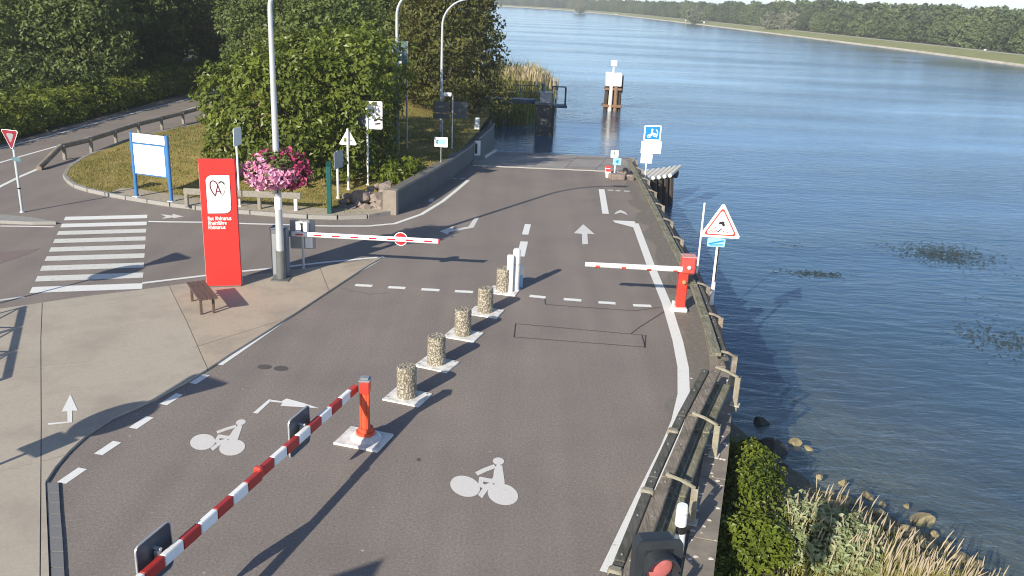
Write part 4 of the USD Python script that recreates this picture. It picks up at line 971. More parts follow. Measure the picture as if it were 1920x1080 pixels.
t = lamp('street_lamp', 'grey street lamp with a dark sleeve carrying the pink flower ball', lb, 0.045, 8.0, 1.3, 0.105, 0.78)
t.part('band', tube([(0, 0, 1.88), (0, 0, 2.2)], 0.097, 16), 'sign_white', smooth=40)
l2 = GM(744, 291)
lamp('street_lamp', 'curved street lamp on the grass island beside the blue-grey banner', l2, l2[2], rise(l2, 5, l2[2]) + .75, 1.3, 0.10, 3.1)
l3 = GM(826, 272)
lamp('street_lamp', 'curved street lamp in front of the dark conifer near the water', l3, l3[2], rise(l3, 2, l3[2]) + .22, 1.2, 0.085, 0.6)
# flower ball hung on the first lamp
fz = 2.93
t = Thing('flower_basket', 'round hanging ball of pink and crimson petunias on the lamp post', 'flower basket', (lb[0], lb[1], fz))
bas = trimesh.creation.revolve(np.array([[0.13, -0.30], [0.30, -0.26], [0.40, -0.02], [0.40, 0.03], [0.13, 0.03]]), sections=20)
t.part('pot', bas, 'black_plastic', smooth=30)
fb = [((-0.16, -0.14, 0.0), (0.46, 0.42, 0.36)), ((0.34, 0.12, -0.02), (0.36, 0.40, 0.38)), ((-0.25, 0.25, 0.02), (0.4, 0.35, 0.36)), ((0.0, -0.1, 0.2), (0.42, 0.36, 0.24))]
t.part('foliage', crown(fb, 1000, 4, 0.05, 0.07, 71, core=0.3, rough=0.2), 'leaf_wood')
t.part('pink_blossom', crown([((-0.2, -0.20, -0.03), (0.48, 0.42, 0.34)), ((0.05, -0.25, -.08), (0.42, .3, .26))], 620, 4, 0.04, 0.085, 72, up=0.1, core=0.0, rough=0.14), 'flower_pink', kind='stuff')
t.part('crimson_blossom', crown([((0.38, 0.05, -0.02), (0.38, 0.42, 0.40)), ((-0.05, 0.05, 0.24), (0.5, 0.42, 0.24)), ((-0.3, 0.3, 0), (.42, .35, .36))], 420, 4, 0.04, 0.08, 73, core=0.0, rough=0.12), 'flower_crimson', kind='stuff')

# red totem
ga, gb = G(389, 542), G(453, 540)
c = (ga + gb) / 2; rot = math.atan2(gb[1] - ga[1], gb[0] - ga[0]); w = float(np.linalg.norm(gb - ga)) + 0.02; h = rise(c, 300) - 0.03
t = Thing('totem_sign', 'tall red regional totem sign with a white heart badge', 'sign', (c[0], c[1], 0.045), rot)
t.part('body', bx((0, 0.07, h / 2), (w, 0.13, h), 0.012), 'totem_red')
for sx in (-1, 1):
    t.part('edge_strip', bx((sx * (w / 2 + 0.007), 0.12, h * 0.5), (0.014, 0.05, h * 0.98), 0.003), 'galvanised')
bw, bh, cx, cz = w * 0.655, h * 0.292, 0.0, h * 0.735
x0, x1, z0, z1 = cx - bw / 2, cx + bw / 2, cz - bh / 2, cz + bh / 2
badge = unary_union([sbox(x0, z0, x1, z1)])
rb = 0.15
badge = badge.difference(sbox(x0, z1 - rb, x0 + rb, z1)).union(Point(x0 + rb, z1 - rb).buffer(rb, quad_segs=10)).difference(sbox(x1 - rb, z0, x1, z0 + rb)).union(Point(x1 - rb, z0 + rb).buffer(rb, quad_segs=10)).buffer(0)
t.part('badge_rim', plate(badge.buffer(0.014), -0.0, 0.008), 'logo_red')
bp_ = t.part('badge', plate(badge, -0.004, 0.006), 'sign_white')
cr4 = lambda pts: [(x0 + (x - 168) / (578 - 168) * bw, z0 + (775 - (y + (x - 170) * 0.10)) / (775 - 270) * bh * 0.98) for x, y in pts]
def curve(pts, n=40):
    from scipy.interpolate import CubicSpline
    p = np.array(pts, float); s = np.linspace(0, 1, len(p)); return CubicSpline(s, p)(np.linspace(0, 1, n))
heart_l = stroke(curve(cr4([(320, 522), (268, 470), (238, 400), (255, 340), (300, 322), (345, 340), (372, 382), (395, 430), (418, 480)])), 0.030)
a_leg = stroke(cr4([(372, 372), (345, 440), (320, 522)]), 0.030); a_bar = stroke(cr4([(335, 458), (402, 458)]), 0.022)
t.part('heart_letter', plate(unary_union([heart_l, a_leg, a_bar]), -0.0072, 0.003), 'logo_red', parent=bp_)
t.part('heart_brush', plate(unary_union([stroke(curve(cr4([(392, 345), (415, 322), (450, 318), (485, 345), (495, 395), (480, 450), (440, 508)])), 0.012), stroke(curve(cr4([(392, 343), (415, 326), (445, 322), (478, 342)])), 0.036)]), -0.0072, 0.003), 'logo_dark', parent=bp_)
tz = lambda y: z0 + (775 - y - 15) / (775 - 270) * bh
t.part('lettering', text('ALSACE', 0.085, x0 + bw * 0.19, tz(612), -0.0045, width=bw * 0.62), 'logo_pale', parent=bp_)
t.part('lettering', text('Collectivité', 0.035, x0 + bw * 0.20, tz(662), -0.0045, width=bw * 0.60), 'logo_pale', parent=bp_)
t.part('lettering', text('européenne', 0.035, x0 + bw * 0.20, tz(700), -0.0045, width=bw * 0.60), 'logo_pale', parent=bp_)
for s_, z_, ww in (('Bac Rhénanus', 0.536, 0.66), ('Rheinfähre', 0.500, 0.52), ('Rhénanus', 0.467, 0.48)):
    t.part('lettering', text(s_, 0.088, -w * 0.345, h * z_, -0.005, True, 0.008, width=w * ww), 'sign_white')
t.part('plinth', bx((0, 0.07, 0.01), (w * 0.96, 0.16, 0.04), 0.008), 'pole_dark')

# bench in front of the totem
pa, pb_ = G(366.5, 530, 0.44), G(391, 563, 0.44)
c = (pa + pb_) / 2; rot = math.atan2(pb_[1] - pa[1], pb_[0] - pa[0]); Lb_ = float(np.linalg.norm(pb_ - pa))
t = Thing('bench', 'backless brown slatted bench at the foot of the red totem', 'bench', (*c, 0.045), rot)
for k in range(4):
    t.part('slat', bx((0, -0.165 + 0.11 * k, 0.42), (Lb_, 0.095, 0.035), 0.006), 'bench_wood')
for sx in (-1, 1):
    t.part('leg', cat_([bx((sx * (Lb_ / 2 - 0.2), -0.14, 0.2), (0.05, 0.06, 0.4), 0.006), bx((sx * (Lb_ / 2 - 0.2), 0.14, 0.2), (0.05, 0.06, 0.4), 0.006), bx((sx * (Lb_ / 2 - 0.2), 0, 0.385), (0.06, 0.40, 0.03), 0.005)]), 'bench_wood')

# blue framed information panel
p1, p2 = G(257, 373, .05), G(322, 382, .05)
c = (p1 + p2) / 2; w = float(np.linalg.norm(p2 - p1)); rot = math.atan2(*(p2 - p1)[::-1]); h = rise(c, 256)
t = Thing('information_panel', 'white information panel between two blue posts at the kerb of the grass island', 'sign', (*c, 0.1), rot)
for sx in (-1, 1):
    t.part('post', tube([(sx * w / 2, 0, -0.1), (sx * w / 2, 0, h)], 0.065, 14), 'blue_post', smooth=40)
    t.part('footing', bx((sx * w / 2, 0, 0.02), (0.22, 0.22, 0.08), 0.015), 'white_slab')
t.part('header_board', plate(sbox(-w / 2 + .07, h - 0.34, w / 2 - .07, h - 0.03), -0.03, 0.05), 'sign_white')
b_ = t.part('board', plate(sbox(-w / 2 + .07, h - 1.42, w / 2 - .12, h - 0.40), -0.03, 0.05), 'sign_white')
t.part('frame', plate(sbox(-w / 2 + .03, h - 1.46, w / 2 - .03, h - 0.36).difference(sbox(-w / 2 + .07, h - 1.42, w / 2 - .12, h - 0.40)), -0.035, 0.06), 'blue_post')
for k in range(6):
    t.part('print', plate(sbox(-0.22 + 0.02 * (k % 2), h - 1.30 + k * .13, 0.22 - 0.05 * (k % 3), h - 1.285 + k * .13), -0.0325, 0.003), 'faint_print', parent=b_)

# give way sign, other signs
def tri(R_, inv=False):
    a0 = -math.pi / 2 if inv else math.pi / 2
    return Polygon([(R_ * math.cos(a0 + k * 2.0944), R_ * math.sin(a0 + k * 2.0944)) for k in range(3)]).buffer(-0.05).buffer(0.05, quad_segs=4)
def upright(m, z): m.apply_translation([0, 0, z]); return m
c = G(42, 398); h = rise(c, 240)
t = pole_sign('give_way_sign', 'give way sign with a thick red border on a grey pole at the left edge', 'sign', c, 0.0, -0.35, h - 0.45, 0.045, 'pole_grey')
R_ = 0.44
s1 = t.part('plate', upright(plate(tri(R_, True), -0.075, 0.012), h - 0.27), 'sign_white')
t.part('red_border', upright(plate(tri(R_ * .93, True).difference(tri(R_ * .46, True)), -0.079, 0.0035), h - 0.27), 'maroon', parent=s1)
t.part('pale_field', upright(plate(tri(R_ * .44, True), -0.078, 0.0025), h - 0.27), 'sign_grey', parent=s1)
t.part('sub_plate', plate(rrect(0.36, 0.13, 0.02, 0.12, h - 0.98), -0.06, 0.01), 'teal_panel')
t.part('collar', tube([(0, 0, 0.78), (0, 0, 0.82)], 0.055, 12), 'black')

def posted(name, label, px, py, ytop, z0=None, **kw):
    g = GM(px, py) if z0 is None else np.array([*G(px, py, z0), z0])
    h = rise(g, ytop, g[2]); return pole_sign(name, label, 'sign', g, g[2], h=h - 0.02, **kw), h
t, h = posted('warning_sign', 'white backed triangular sign seen from behind on the slope above the boulders', 653.5, 357, 240, r=0.04, mat='white_paint')
t.part('plate', upright(plate(tri(0.40), 0.055, 0.01), h - 0.42), 'white_paint')
t.part('bracket', bx((0, 0.045, h - 0.45), (0.3, 0.03, 0.04), 0.005), 'sign_grey')
t, h = posted('map_sign', 'white rectangular sign with faint drawings on a white pole in front of the bush', 690, 352, 188, r=0.036, mat='white_paint')
s1 = t.part('plate', plate(rrect(0.62, 1.02, 0.05, 0.24, h - 0.54), 0.045, 0.012), 'sign_white')
t.part('drawing', plate(unary_union([stroke([(0.30, h - .2), (0.48, h - .2)], 0.03), stroke([(.28, h - .74), (.40, h - .66), (.50, h - .70)], 0.07), stroke([(.3, h - .86), (.46, h - .84)], 0.06)]), 0.0415, 0.004), 'black', parent=s1)
t.part('small_plate', plate(rrect(0.34, 0.46, 0.03, -0.18, h - 0.74), 0.05, 0.012), 'sign_back')
t, h = posted('notice_sign', 'small white and pale blue notice on a thin post above the retaining wall', 826.5, 305, 257, r=0.022, mat='sign_grey')
s1 = t.part('plate', plate(rrect(0.54, 0.40, 0.03, 0, h - 0.20), -0.035, 0.01), 'sign_white'); t.part('print', plate(sbox(-0.18, h - 0.30, 0.18, h - 0.10), -0.038, 0.003), 'pale_blue', parent=s1)
t, h = posted('direction_sign', 'dark back of a broad direction sign with a floodlight on top near the conifer', 847, 278, 178, r=0.035, mat='galvanised')
for k, (x_, z_) in enumerate([(-0.55, h - 0.42), (-0.55, h - 0.68), (-0.55, h - 0.94), (0.26, h - 0.40), (0.26, h - 0.65), (0.26, h - .90)]):
    t.part('sign_board', plate(rrect(0.72, 0.23, 0.02, x_ + .05, z_), 0.05, 0.03), 'sign_back')
t.part('second_pole', tube([(-0.45, 0.09, -0.1), (-0.45, 0.09, h - .2)], 0.035, 12), 'sign_grey', smooth=40)
t.part('floodlight', bx((-0.22, -0.05, h + 0.02), (0.36, 0.22, 0.16), 0.03), 'sign_white')
g = GM(618, 396)
t = Thing('green_sign', 'dark green panel standing edge-on beside the boulders', 'sign', g, 0.2)
h = rise(g, 308, g[2]); t.part('panel', bx((0, 0, h / 2), (0.16, 0.9, h), 0.02), 'teal_green'); t.part('frame', bx((0.0, 0, h + 0.011), (0.17, 0.92, 0.02), 0.005), 'teal_green')
t, h = posted('edge_on_sign', 'grey sign turned edge-on with a white pole just behind the green panel', 634, 372, 282, r=0.04, mat='white_paint', rotz=1.25)
t.part('plate', plate(rrect(0.62, 0.62, 0.05, 0, h - .32), -0.06, 0.015), 'sign_grey')
g = GM(736, 288); hb_ = rise(g, 93, g[2])
t = Thing('banner_post', 'tall banner panel with teal stripes on blue-grey posts behind the street lamp', 'banner', g + [0.15, 1.2, 0], 0.1)
hb_ += 0.3
t.part('post', tube([(-0.16, 0, 0), (-0.16, 0, hb_)], 0.06, 10), 'blue_steel', smooth=40); t.part('post', tube([(0.30, 0, 0), (0.30, 0, hb_)], 0.04, 10), 'sign_grey', smooth=40)
pn = t.part('panel', plate(sbox(-0.48, hb_ - 1.42, 0.28, hb_ - 0.02), -0.05, 0.03), 'teal_panel')
for k in range(9):
    t.part('stripe', plate(sbox(-0.02, hb_ - 1.36 + k * .15, 0.08, hb_ - 1.27 + k * .15), -0.053, 0.004), 'faint_print', parent=pn)
t.part('stripe', plate(sbox(-0.40, hb_ - 1.36, -0.28, hb_ - .08), -0.053, 0.004), 'sign_grey', parent=pn)

c = G(450, 388, .12); h = rise(c, 238, .12)
t = pole_sign('edge_on_sign', 'white sign seen exactly edge-on, rising behind the red totem', 'sign', c, 0.12, 1.45, h - .05, 0.035, 'white_paint')
t.part('plate', plate(rrect(0.6, 0.6, 0.05, 0, h - .32), -0.055, 0.015), 'sign_white')

# timber rail on the sandy verge
g1, g2 = G(346, 387, .12), G(566, 396, .12)
t = Thing('timber_rail', 'low weathered timber rail along the sandy verge behind the totem', 'rail', (*g1, 0.125), math.atan2(*(g2 - g1)[::-1]))
Lr = float(np.linalg.norm(g2 - g1)); nseg = 2
for k in range(nseg):
    t.part('beam', bx((Lr * (k + .5) / nseg, 0, 0.52), (Lr / nseg - 0.02, 0.10, 0.22), 0.02), 'wood_grey')
for k in range(4):
    t.part('post', bx((Lr * (0.02 + 0.31 * k), 0.02, 0.28), (0.12, 0.12, 0.62), 0.02), 'white_slab' if k == 3 else 'wood_grey')
# guard rail of the upper road
pb6 = [(79, 319), (122, 299), (172, 286), (218, 270), (261, 254.5), (304, 243), (344, 232), (384, 220)]
gps = [G(*p) for p in pb6]
t = Thing('road_guard_rail', 'dark timber guard rail on short posts along the upper road', 'guard rail', (*gps[0], 0))
o = np.array([*gps[0], 0])
hts = [0.08] + [0.56] * 7
for k, (g, hh) in enumerate(zip(gps, hts)):
    if k: t.part('post', bx(np.array([*g, hh / 2]) - o, (0.13, 0.13, hh + 0.1), 0.015), 'wood_grey')
    if k < 7: t.part('beam', tube([np.array([*g, hh]) - o + [-0.1, -0.05, 0], np.array([*gps[k + 1], hts[k + 1]]) - o + [-0.1, -0.05, 0]], 0.115, 10), 'log_grey', smooth=40)

# boulders by the wall
rng = np.random.default_rng(77)
def rock(r, seed, n=2, sq=(1, 1, 1), cuts=9):
    rg = np.random.default_rng(seed); m = trimesh.creation.icosphere(n, 1.0); v = m.vertices.copy()
    for _ in range(cuts):
        d = rg.normal(size=3); d /= np.linalg.norm(d); lim = rg.uniform(0.48, 0.82); s_ = v @ d; v -= np.outer(np.maximum(s_ - lim, 0), d)
    v *= 1 + (meshkit.fbm(v * 1.7 + seed, 3, seed) - .5)[:, None] * 0.22
    m.vertices = v * r * np.array(sq); return m
bd_ = [(690, 366, 13, 'squarish grey boulder between the large flat-faced one and the crown'), (728, 366, 12, 'brown boulder below the wall coping'), (668, 386, 12, 'lumpy brown boulder above the front row'), (642, 394, 10, 'small low stone beside the green panel'), (641, 382, 11, 'small rounded boulder at the left end of the pile'), (672, 372, 22, 'large flat-faced boulder at the left of the pile'), (708, 374, 20, 'broad tan boulder in the middle of the pile'), (722, 352, 15, 'tall pinkish boulder crowning the pile'), (716, 361, 12, 'narrow dark boulder under the crowning one'), (735, 378, 14, 'boulder wedged against the end of the retaining wall'),
       (655, 398, 15, 'flat boulder at the foot of the pile beside the green panel'), (684, 398, 17, 'wide low boulder in the front row of the pile'), (715, 393, 20, 'long dark boulder in the front row beside the wall'), (700, 387, 12, 'pinkish small boulder between the front rocks'), (694, 356, 9, 'small grey boulder at the top left of the pile'), (705, 353, 9, 'little shaded boulder behind the crowning one'), (648, 370, 10, 'upright slab-like boulder behind the large flat-faced one'), (738, 362, 10, 'boulder on top against the wall coping')]
for k, (px, py, rp_, lab) in enumerate(bd_):
    lift = 0.68 * (400 - py) / 48
    g = G(px, py, lift); r_ = rp_ * 30 / 1650 * 1.08
    m = rock(r_, 100 + k, sq=(1.2, 0.95, 0.9), cuts=16); m.apply_transform(trimesh.transformations.rotation_matrix(k * 1.1, [0, 0, 1])); m.apply_translation([g[0], g[1] + 0.25, lift])
    solo('boulder', m, 'boulder', lab, 'boulder', 'boulders piled beside the retaining wall')
g = GM(748, 330)
t = Thing('ground_plant', 'clump of yellow-green leaves growing over the boulders along the wall', 'plant', (-4.5, 32.9, 0.82))
t.part('leaves', crown([((0, 0, 0.1), (0.55, 0.8, 0.3)), ((0.25, 1.0, 0.1), (0.4, 0.8, 0.25)), ((-.5, -.1, .1), (.5, .5, .25))], 240, 6, 0.09, 0.10, 33), 'leaf_ivy')

# white panels and small things by the ramp
g = G(890, 256, 0.5); t = Thing('ramp_marker', 'narrow white marker board in the shade above the ramp wall', 'marker', (-2.15, 45.5, 0.5), 0.1); t.part('board', bx((0, 0, 0.55), (0.24, 0.05, 0.75), 0.01), 'sign_white'); t.part('post', bx((0, 0.05, 0.3), (0.06, 0.05, 0.7), 0.01), 'pole_dark')
t = Thing('ramp_marker', 'white and black marker board leaning at the foot of the ramp wall', 'marker', (*G(894, 293), 0.0), 0.5); t.part('board', bx((0, 0, 0.40), (0.34, 0.06, 0.72), 0.01, 0), 'sign_white'); t.part('black_band', bx((-0.06, -0.032, 0.38), (0.12, 0.008, 0.5), 0.002), 'black'); t.part('black_top', bx((0.0, 0, 0.785), (0.36, 0.08, 0.05), 0.01), 'black')

# jetty with railing, pier and control cabinet
jy = 66.0
t = Thing('jetty', 'dark steel footbridge jetty with railing in front of the reeds', 'jetty', (0, jy, -0.9))
xa, xb = -3.6, 1.2
zt = 1.22
t.part('deck_beam', bx(((xa + xb) / 2, 0, zt - 0.16), (xb - xa, 1.1, 0.30), 0.02), 'blue_steel')
for zz in (zt + .5, zt + 1.0):
    t.part('handrail', tube([(xa, -0.5, zz), (xb + .1, -0.5, zz)], 0.035, 8), 'pole_dark')
for k, x_ in enumerate(np.linspace(xa + .3, xb - .1, 5)):
    t.part('railing_post', tube([(x_, -0.5, zt), (x_, -0.5, zt + 1.0)], 0.035, 8), 'pole_dark')
t.part('white_post', tube([(-1.9, -0.3, zt), (-1.95, -0.3, zt + 2.1)], 0.07, 8), 'fender_white')
g = G(1013, 272, -2)
t = Thing('pier', 'rough concrete pier with a pale control cabinet at the end of the jetty', 'pier', (1.75, 64.3, -2))
t.part('column', bx((0, 0, -0.42), (1.15, 1.3, 5.2), 0.04), 'wall_concrete')
t.part('steel_guard', bx((0.66, -0.55, -0.45), (0.16, 0.2, 5.0), 0.02), 'black'); t.part('cap', bx((0, 0, 2.22), (1.35, 1.5, 0.12), 0.02), 'pole_dark')
t.part('cabinet', bx((0.08, -0.25, 2.65), (0.86, 0.5, 0.74), 0.03), 'sign_grey'); t.part('cabinet_lid', bx((0.08, -0.25, 3.04), (0.92, 0.56, 0.05), 0.015), 'galvanised')
t.part('lamp', tube([(-0.1, 0.3, 2.23), (-0.1, 0.3, 3.58)], 0.12, 8), 'teal_panel')
for x_, y_ in ((0.55, 0.55), (1.5, 0.55), (1.5, -0.4)):
    t.part('railing_post', tube([(x_, y_, 2.13), (x_, y_, 3.38)], 0.04, 8), 'blue_steel')
t.part('handrail', tube([(0.55, 0.55, 3.38), (1.5, 0.55, 3.38), (1.5, -0.4, 3.38)], 0.045, 8), 'blue_steel'); t.part('platform', bx((1.0, 0.1, 2.08), (1.25, 1.2, 0.16), 0.02), 'blue_steel'); t.part('mesh_panel', bx((1.5, 0.1, 2.78), (0.05, 0.9, 0.95), 0.01), 'teal_panel')

# dolphin marker in the river
g = G(1146, 207, -2); sc = 82 / 1650.0
t = Thing('mooring_dolphin', 'cluster of dark piles with a white head and lamp standing in the river', 'mooring post', (g[0], g[1], -2))
hp_ = rise(g, 160, -2)
for k, (x_, y_, mt) in enumerate([(-0.55, -0.3, 'dark_pile'), (-0.2, -0.55, 'fender_white'), (0.25, -0.5, 'brown_pile'), (0.6, -0.2, 'dark_pile'), (0.0, 0.35, 'dark_pile'), (0.45, 0.4, 'dark_pile'), (-0.4, 0.35, 'dark_pile')]):
    t.part('pile', tube([(x_ * 1.15, y_ * 1.15, -2.5), (x_, y_, hp_)], [0.20, 0.17], 10), mt, smooth=40)
t.part('waling', cat_([bx((0, 0, 0.45), (1.75, 1.5, 0.25), 0.04), bx((0, 0, hp_ - .3), (1.5, 1.3, 0.2), 0.04)]), 'brown_pile')
ht = rise(g, 137, -2)
t.part('head', bx((0, 0, (hp_ + ht) / 2), (1.42, 1.3, ht - hp_ + .1), 0.06), 'white_paint'); t.part('ladder', bx((0.82, 0, (hp_ + ht) / 2 - .4), (0.12, 0.5, 1.5), 0.02), 'black')
hl_ = rise(g, 114, -2)
t.part('lamp_post', tube([(-0.05, 0, ht), (-0.05, 0, hl_)], 0.09, 10), 'white_paint'); t.part('lamp_box', bx((-0.05, 0, hl_ - .22), (0.56, 0.4, 0.52), 0.05), 'white_paint')

# signs at the head of the ramp
c = G(1151.5, 334); h = rise(c, 281)
t = pole_sign('ramp_sign', 'white warning plate with a blue arrow plate on a short pole by the ramp', 'sign', c, 0, 0.1, h - 0.05, 0.035, 'white_paint')
s1 = t.part('white_plate', plate(rrect(0.34, 0.34, 0.05, -0.07, h - 0.17), -0.05, 0.012), 'sign_white'); t.part('mark', plate(unary_union([sbox(-0.09, h - .2, -.05, h - .06), sbox(-0.09, h - .28, -.05, h - .24)]), -0.0535, 0.004), 'black', parent=s1)
s1 = t.part('blue_plate', plate(rrect(0.36, 0.30, 0.03, 0.06, h - 0.50), -0.06, 0.012), 'pale_blue'); t.part('arrow', plate(Polygon([(-0.02, h - .5), (0.12, h - .40), (0.12, h - .60)]), -0.0635, 0.004), 'sign_blue', parent=s1)
t.part('block', bx((0.05, -0.25, 0.12), (0.62, 0.5, 0.26), 0.04, 0.2), 'boulder')
for k, (x_, y_) in enumerate([(1140, 333), (1139, 326)]):
    g = G(x_, y_); t = Thing('red_white_marker', ['red and white block marker nearest to the ramp sign', 'red and white block marker behind its neighbour at the ramp'][k], 'marker', (*g, 0), 0.2)
    t.part('block', bx((0, 0, 0.14), (0.2, 0.2, 0.28), 0.02), 'sign_white'); t.part('red_band', bx((0, 0, 0.32), (0.205, 0.205, 0.09), 0.01), 'housing_red')
for k, (x_, y_, r_) in enumerate([(1163, 333, .2), (1172, 328, .24), (1182, 337, .22)]):
    g = G(x_, y_); m = rock(r_, 150 + k); m.apply_translation([*g, r_ * .4]); solo('stone', m, 'boulder', ['stone beside the pole of the ramp sign', 'stone between the ramp sign and the bicycle sign', 'stone at the end of the quay guard rail'][k], 'stone')
c = G(1209, 338); h = rise(c, 234)
t = pole_sign('cycle_sign', 'blue bicycle sign above two white text plates at the end of the quay', 'sign', c, 0, 0.05, h - 0.05, 0.035, 'white_paint')
s1 = t.part('blue_plate', plate(rrect(0.74, 0.66, 0.06, 0.14, h - 0.34), -0.06, 0.012), 'sign_white')
t.part('blue_field', plate(rrect(0.62, 0.54, 0.03, 0.14, h - 0.34), -0.0635, 0.004), 'sign_blue', parent=s1)
pic = unary_union([Point(0.0, h - .48).buffer(.075).difference(Point(0, h - .48).buffer(.045)), Point(0.24, h - .42).buffer(.075).difference(Point(0.24, h - .42).buffer(.045)), stroke([(0.0, h - .48), (0.08, h - .36), (0.2, h - .34), (0.24, h - .42)], 0.03), stroke([(0.08, h - .36), (0.1, h - .46), (0.2, h - .34)], .025), Point(0.12, h - .20).buffer(.045), stroke([(0.12, h - .24), (0.1, h - .34)], 0.06), stroke([(.30, h - .2), (.36, h - .3), (.32, h - .5)], .04)])
t.part('bicycle', plate(pic, -0.067, 0.004), 'sign_white', parent=s1)
s1 = t.part('text_plate', plate(rrect(0.88, 0.54, 0.03, 0.14, h - 0.96), -0.05, 0.012), 'sign_white')
for k in range(4):
    t.part('text_line', plate(sbox(-0.2, h - 1.15 + k * .1, 0.44 - 0.06 * (k % 2), h - 1.125 + k * .1), -0.053, 0.0035), 'faint_print', parent=s1)
t.part('text_plate', plate(rrect(0.50, 0.40, 0.03, -0.02, h - 1.45), -0.05, 0.012), 'sign_white')
# timber fender stage beside the quay
t = Thing('fender_stage', 'slanting row of dark timber fenders with whitened tops at the quay end', 'fender', (5.5, 41.8, -2))
for k in range(7):
    x_, y_ = 0.15 + 0.31 * k, -0.9 + 0.28 * k
    t.part('fender_pile', tube([(x_ + .12, y_ - .2, -1.2), (x_, y_, 1.35)], [0.15, 0.14], 8), 'dark_pile', smooth=40)
    t.part('fender_cap', tube([(x_ - .1, y_ - .25, 1.45), (x_ + .75, y_ + 1.9, 1.55)], [0.10, 0.09], 10), 'fender_white', smooth=40)
t.part('waling', tube([(0.1, 0.0, 0.75), (2.3, 2.35, 0.75)], 0.13, 8), 'dark_pile'); t.part('end_log', tube([(2.05, 2.2, 1.3), (2.5, 1.9, 1.3)], 0.22, 12), 'dark_pile', smooth=40)

# right lift barrier
c = G(1274, 581); hb_ = rise(c, 481)
t = Thing('lift_barrier', 'white lift barrier arm on a bright red post at the water side', 'barrier', (*c, 0), 0)
t.part('base', cat_([bx((-0.02, -0.06, 0.05), (0.36, 0.30, 0.10), 0.015), bx((-0.15, 0.12, 0.10), (0.07, 0.07, 0.2), 0.01)]), 'white_slab')
t.part('post', bx((0.0, 0, 0.1 + (hb_ - .45) / 2), (0.24, 0.22, hb_ - .45), 0.02), 'red_paint')
t.part('housing', bx((0.10, 0.02, hb_ - .21), (0.34, 0.34, 0.42), 0.04), 'housing_red'); t.part('lid', bx((0.10, 0.02, hb_ + 0.012), (0.36, 0.36, 0.03), 0.012), 'splash_pink')
za = 1.10
t0, t1 = np.array([*G(1097, 495.5, za), za]) - [*c, 0], np.array([*G(1279, 505, za), za]) - [*c, 0]
a_ = t.part('arm', tube([t0, t1], [0.060, 0.072], 14), 'white_paint', smooth=40)
dd = t1 - t0
for k, fz_ in enumerate((0.13, 0.40, 0.66, 0.93)):
    t.part('red_mark', tube([t0 + dd * (fz_ - .022) + [0, -0.012, -0.022], t0 + dd * (fz_ + .022) + [0, -0.012, -.022]], 0.058, 14), 'rust_red', parent=a_, smooth=40)
t.part('knob', cat_([trimesh.creation.icosphere(2, 0.05).apply_translation((0.10, -0.17, hb_ - .24))]), 'white_paint', smooth=True); t.part('warning_lamp', trimesh.creation.icosphere(2, 0.06).apply_translation((0.02, -0.13, hb_ * .55)), 'bench_orange', smooth=True)
# thin pole and the quay edge warning sign
c = np.array([5.62, 23.6]); c = G(1305.5, 522, -.1)
solo('thin_pole', tube([(*c, -0.6), (*c, rise(c, 377, 0) - .05)], 0.028, 10), 'white_paint', 'slim white pole standing left of the triangular warning sign', 'pole', smooth=40)
c = G(1333, 575, 0.0); h = rise(c, 376)
t = pole_sign('quay_warning_sign', 'triangular quay edge warning sign with a tipping car above the water', 'sign', c, 0, -0.06, h - .35, 0.05, 'white_paint')
R_ = 0.60
zc_ = h - 0.63
s1 = t.part('plate', upright(plate(tri(R_), -0.085, 0.015), zc_), 'sign_white')
t.part('red_border', upright(plate(tri(R_ * .80).difference(tri(R_ * .70)), -0.0885, 0.004), zc_), 'rust_red', parent=s1)
carp = affinity.rotate(unary_union([rrect(0.20, 0.055, 0.02, 0, 0), Polygon([(-0.06, 0.02), (-0.035, 0.075), (0.04, 0.075), (0.065, 0.02)]), Point(-0.06, -0.03).buffer(0.03), Point(0.06, -0.03).buffer(0.03)]), -28, origin=(0, 0)); carp = affinity.scale(carp, .82, .82, origin=(0, 0))
carp = affinity.translate(carp, 0.02, zc_ + 0.06)
t.part('car', plate(carp, -0.0885, 0.004), 'black', parent=s1)
t.part('quay_edge', plate(unary_union([stroke([(-.06, zc_ - .15), (.02, zc_ - .07)], .025), stroke([(0.06, zc_ - .16), (0.09, zc_ - .12)], .02), stroke([(.15, zc_ - .14), (.18, zc_ - .15)], .02)]), -0.0885, 0.004), 'black', parent=s1)
t.part('waves', plate(unary_union([stroke(curve([(-0.28, zc_ - .17), (-0.22, zc_ - .13), (-.17, zc_ - .17), (-.12, zc_ - .12), (-.07, zc_ - .16)]), 0.025), stroke([(-0.16, zc_ - .06), (-.11, zc_ - .03)], .03), stroke([(-0.20, zc_ - .09), (-.17, zc_ - .08)], .03)]), -0.0885, 0.004), 'splash_pink', parent=s1)
s1 = t.part('blue_plate', plate(rrect(0.44, 0.22, 0.03, -0.07, zc_ - 0.43), -0.075, 0.012), 'pale_blue'); t.part('blue_print', plate(unary_union([stroke([(-0.24, zc_ - .47), (0.1, zc_ - .38)], .04), stroke([(-.2, zc_ - .50), (.1, zc_ - .48)], .03)]), -0.078, 0.004), 'sign_blue', parent=s1)
t.part('dark_slot', bx((0.015, -0.052, h - 1.62), (0.035, 0.012, 0.95), 0.005), 'black')

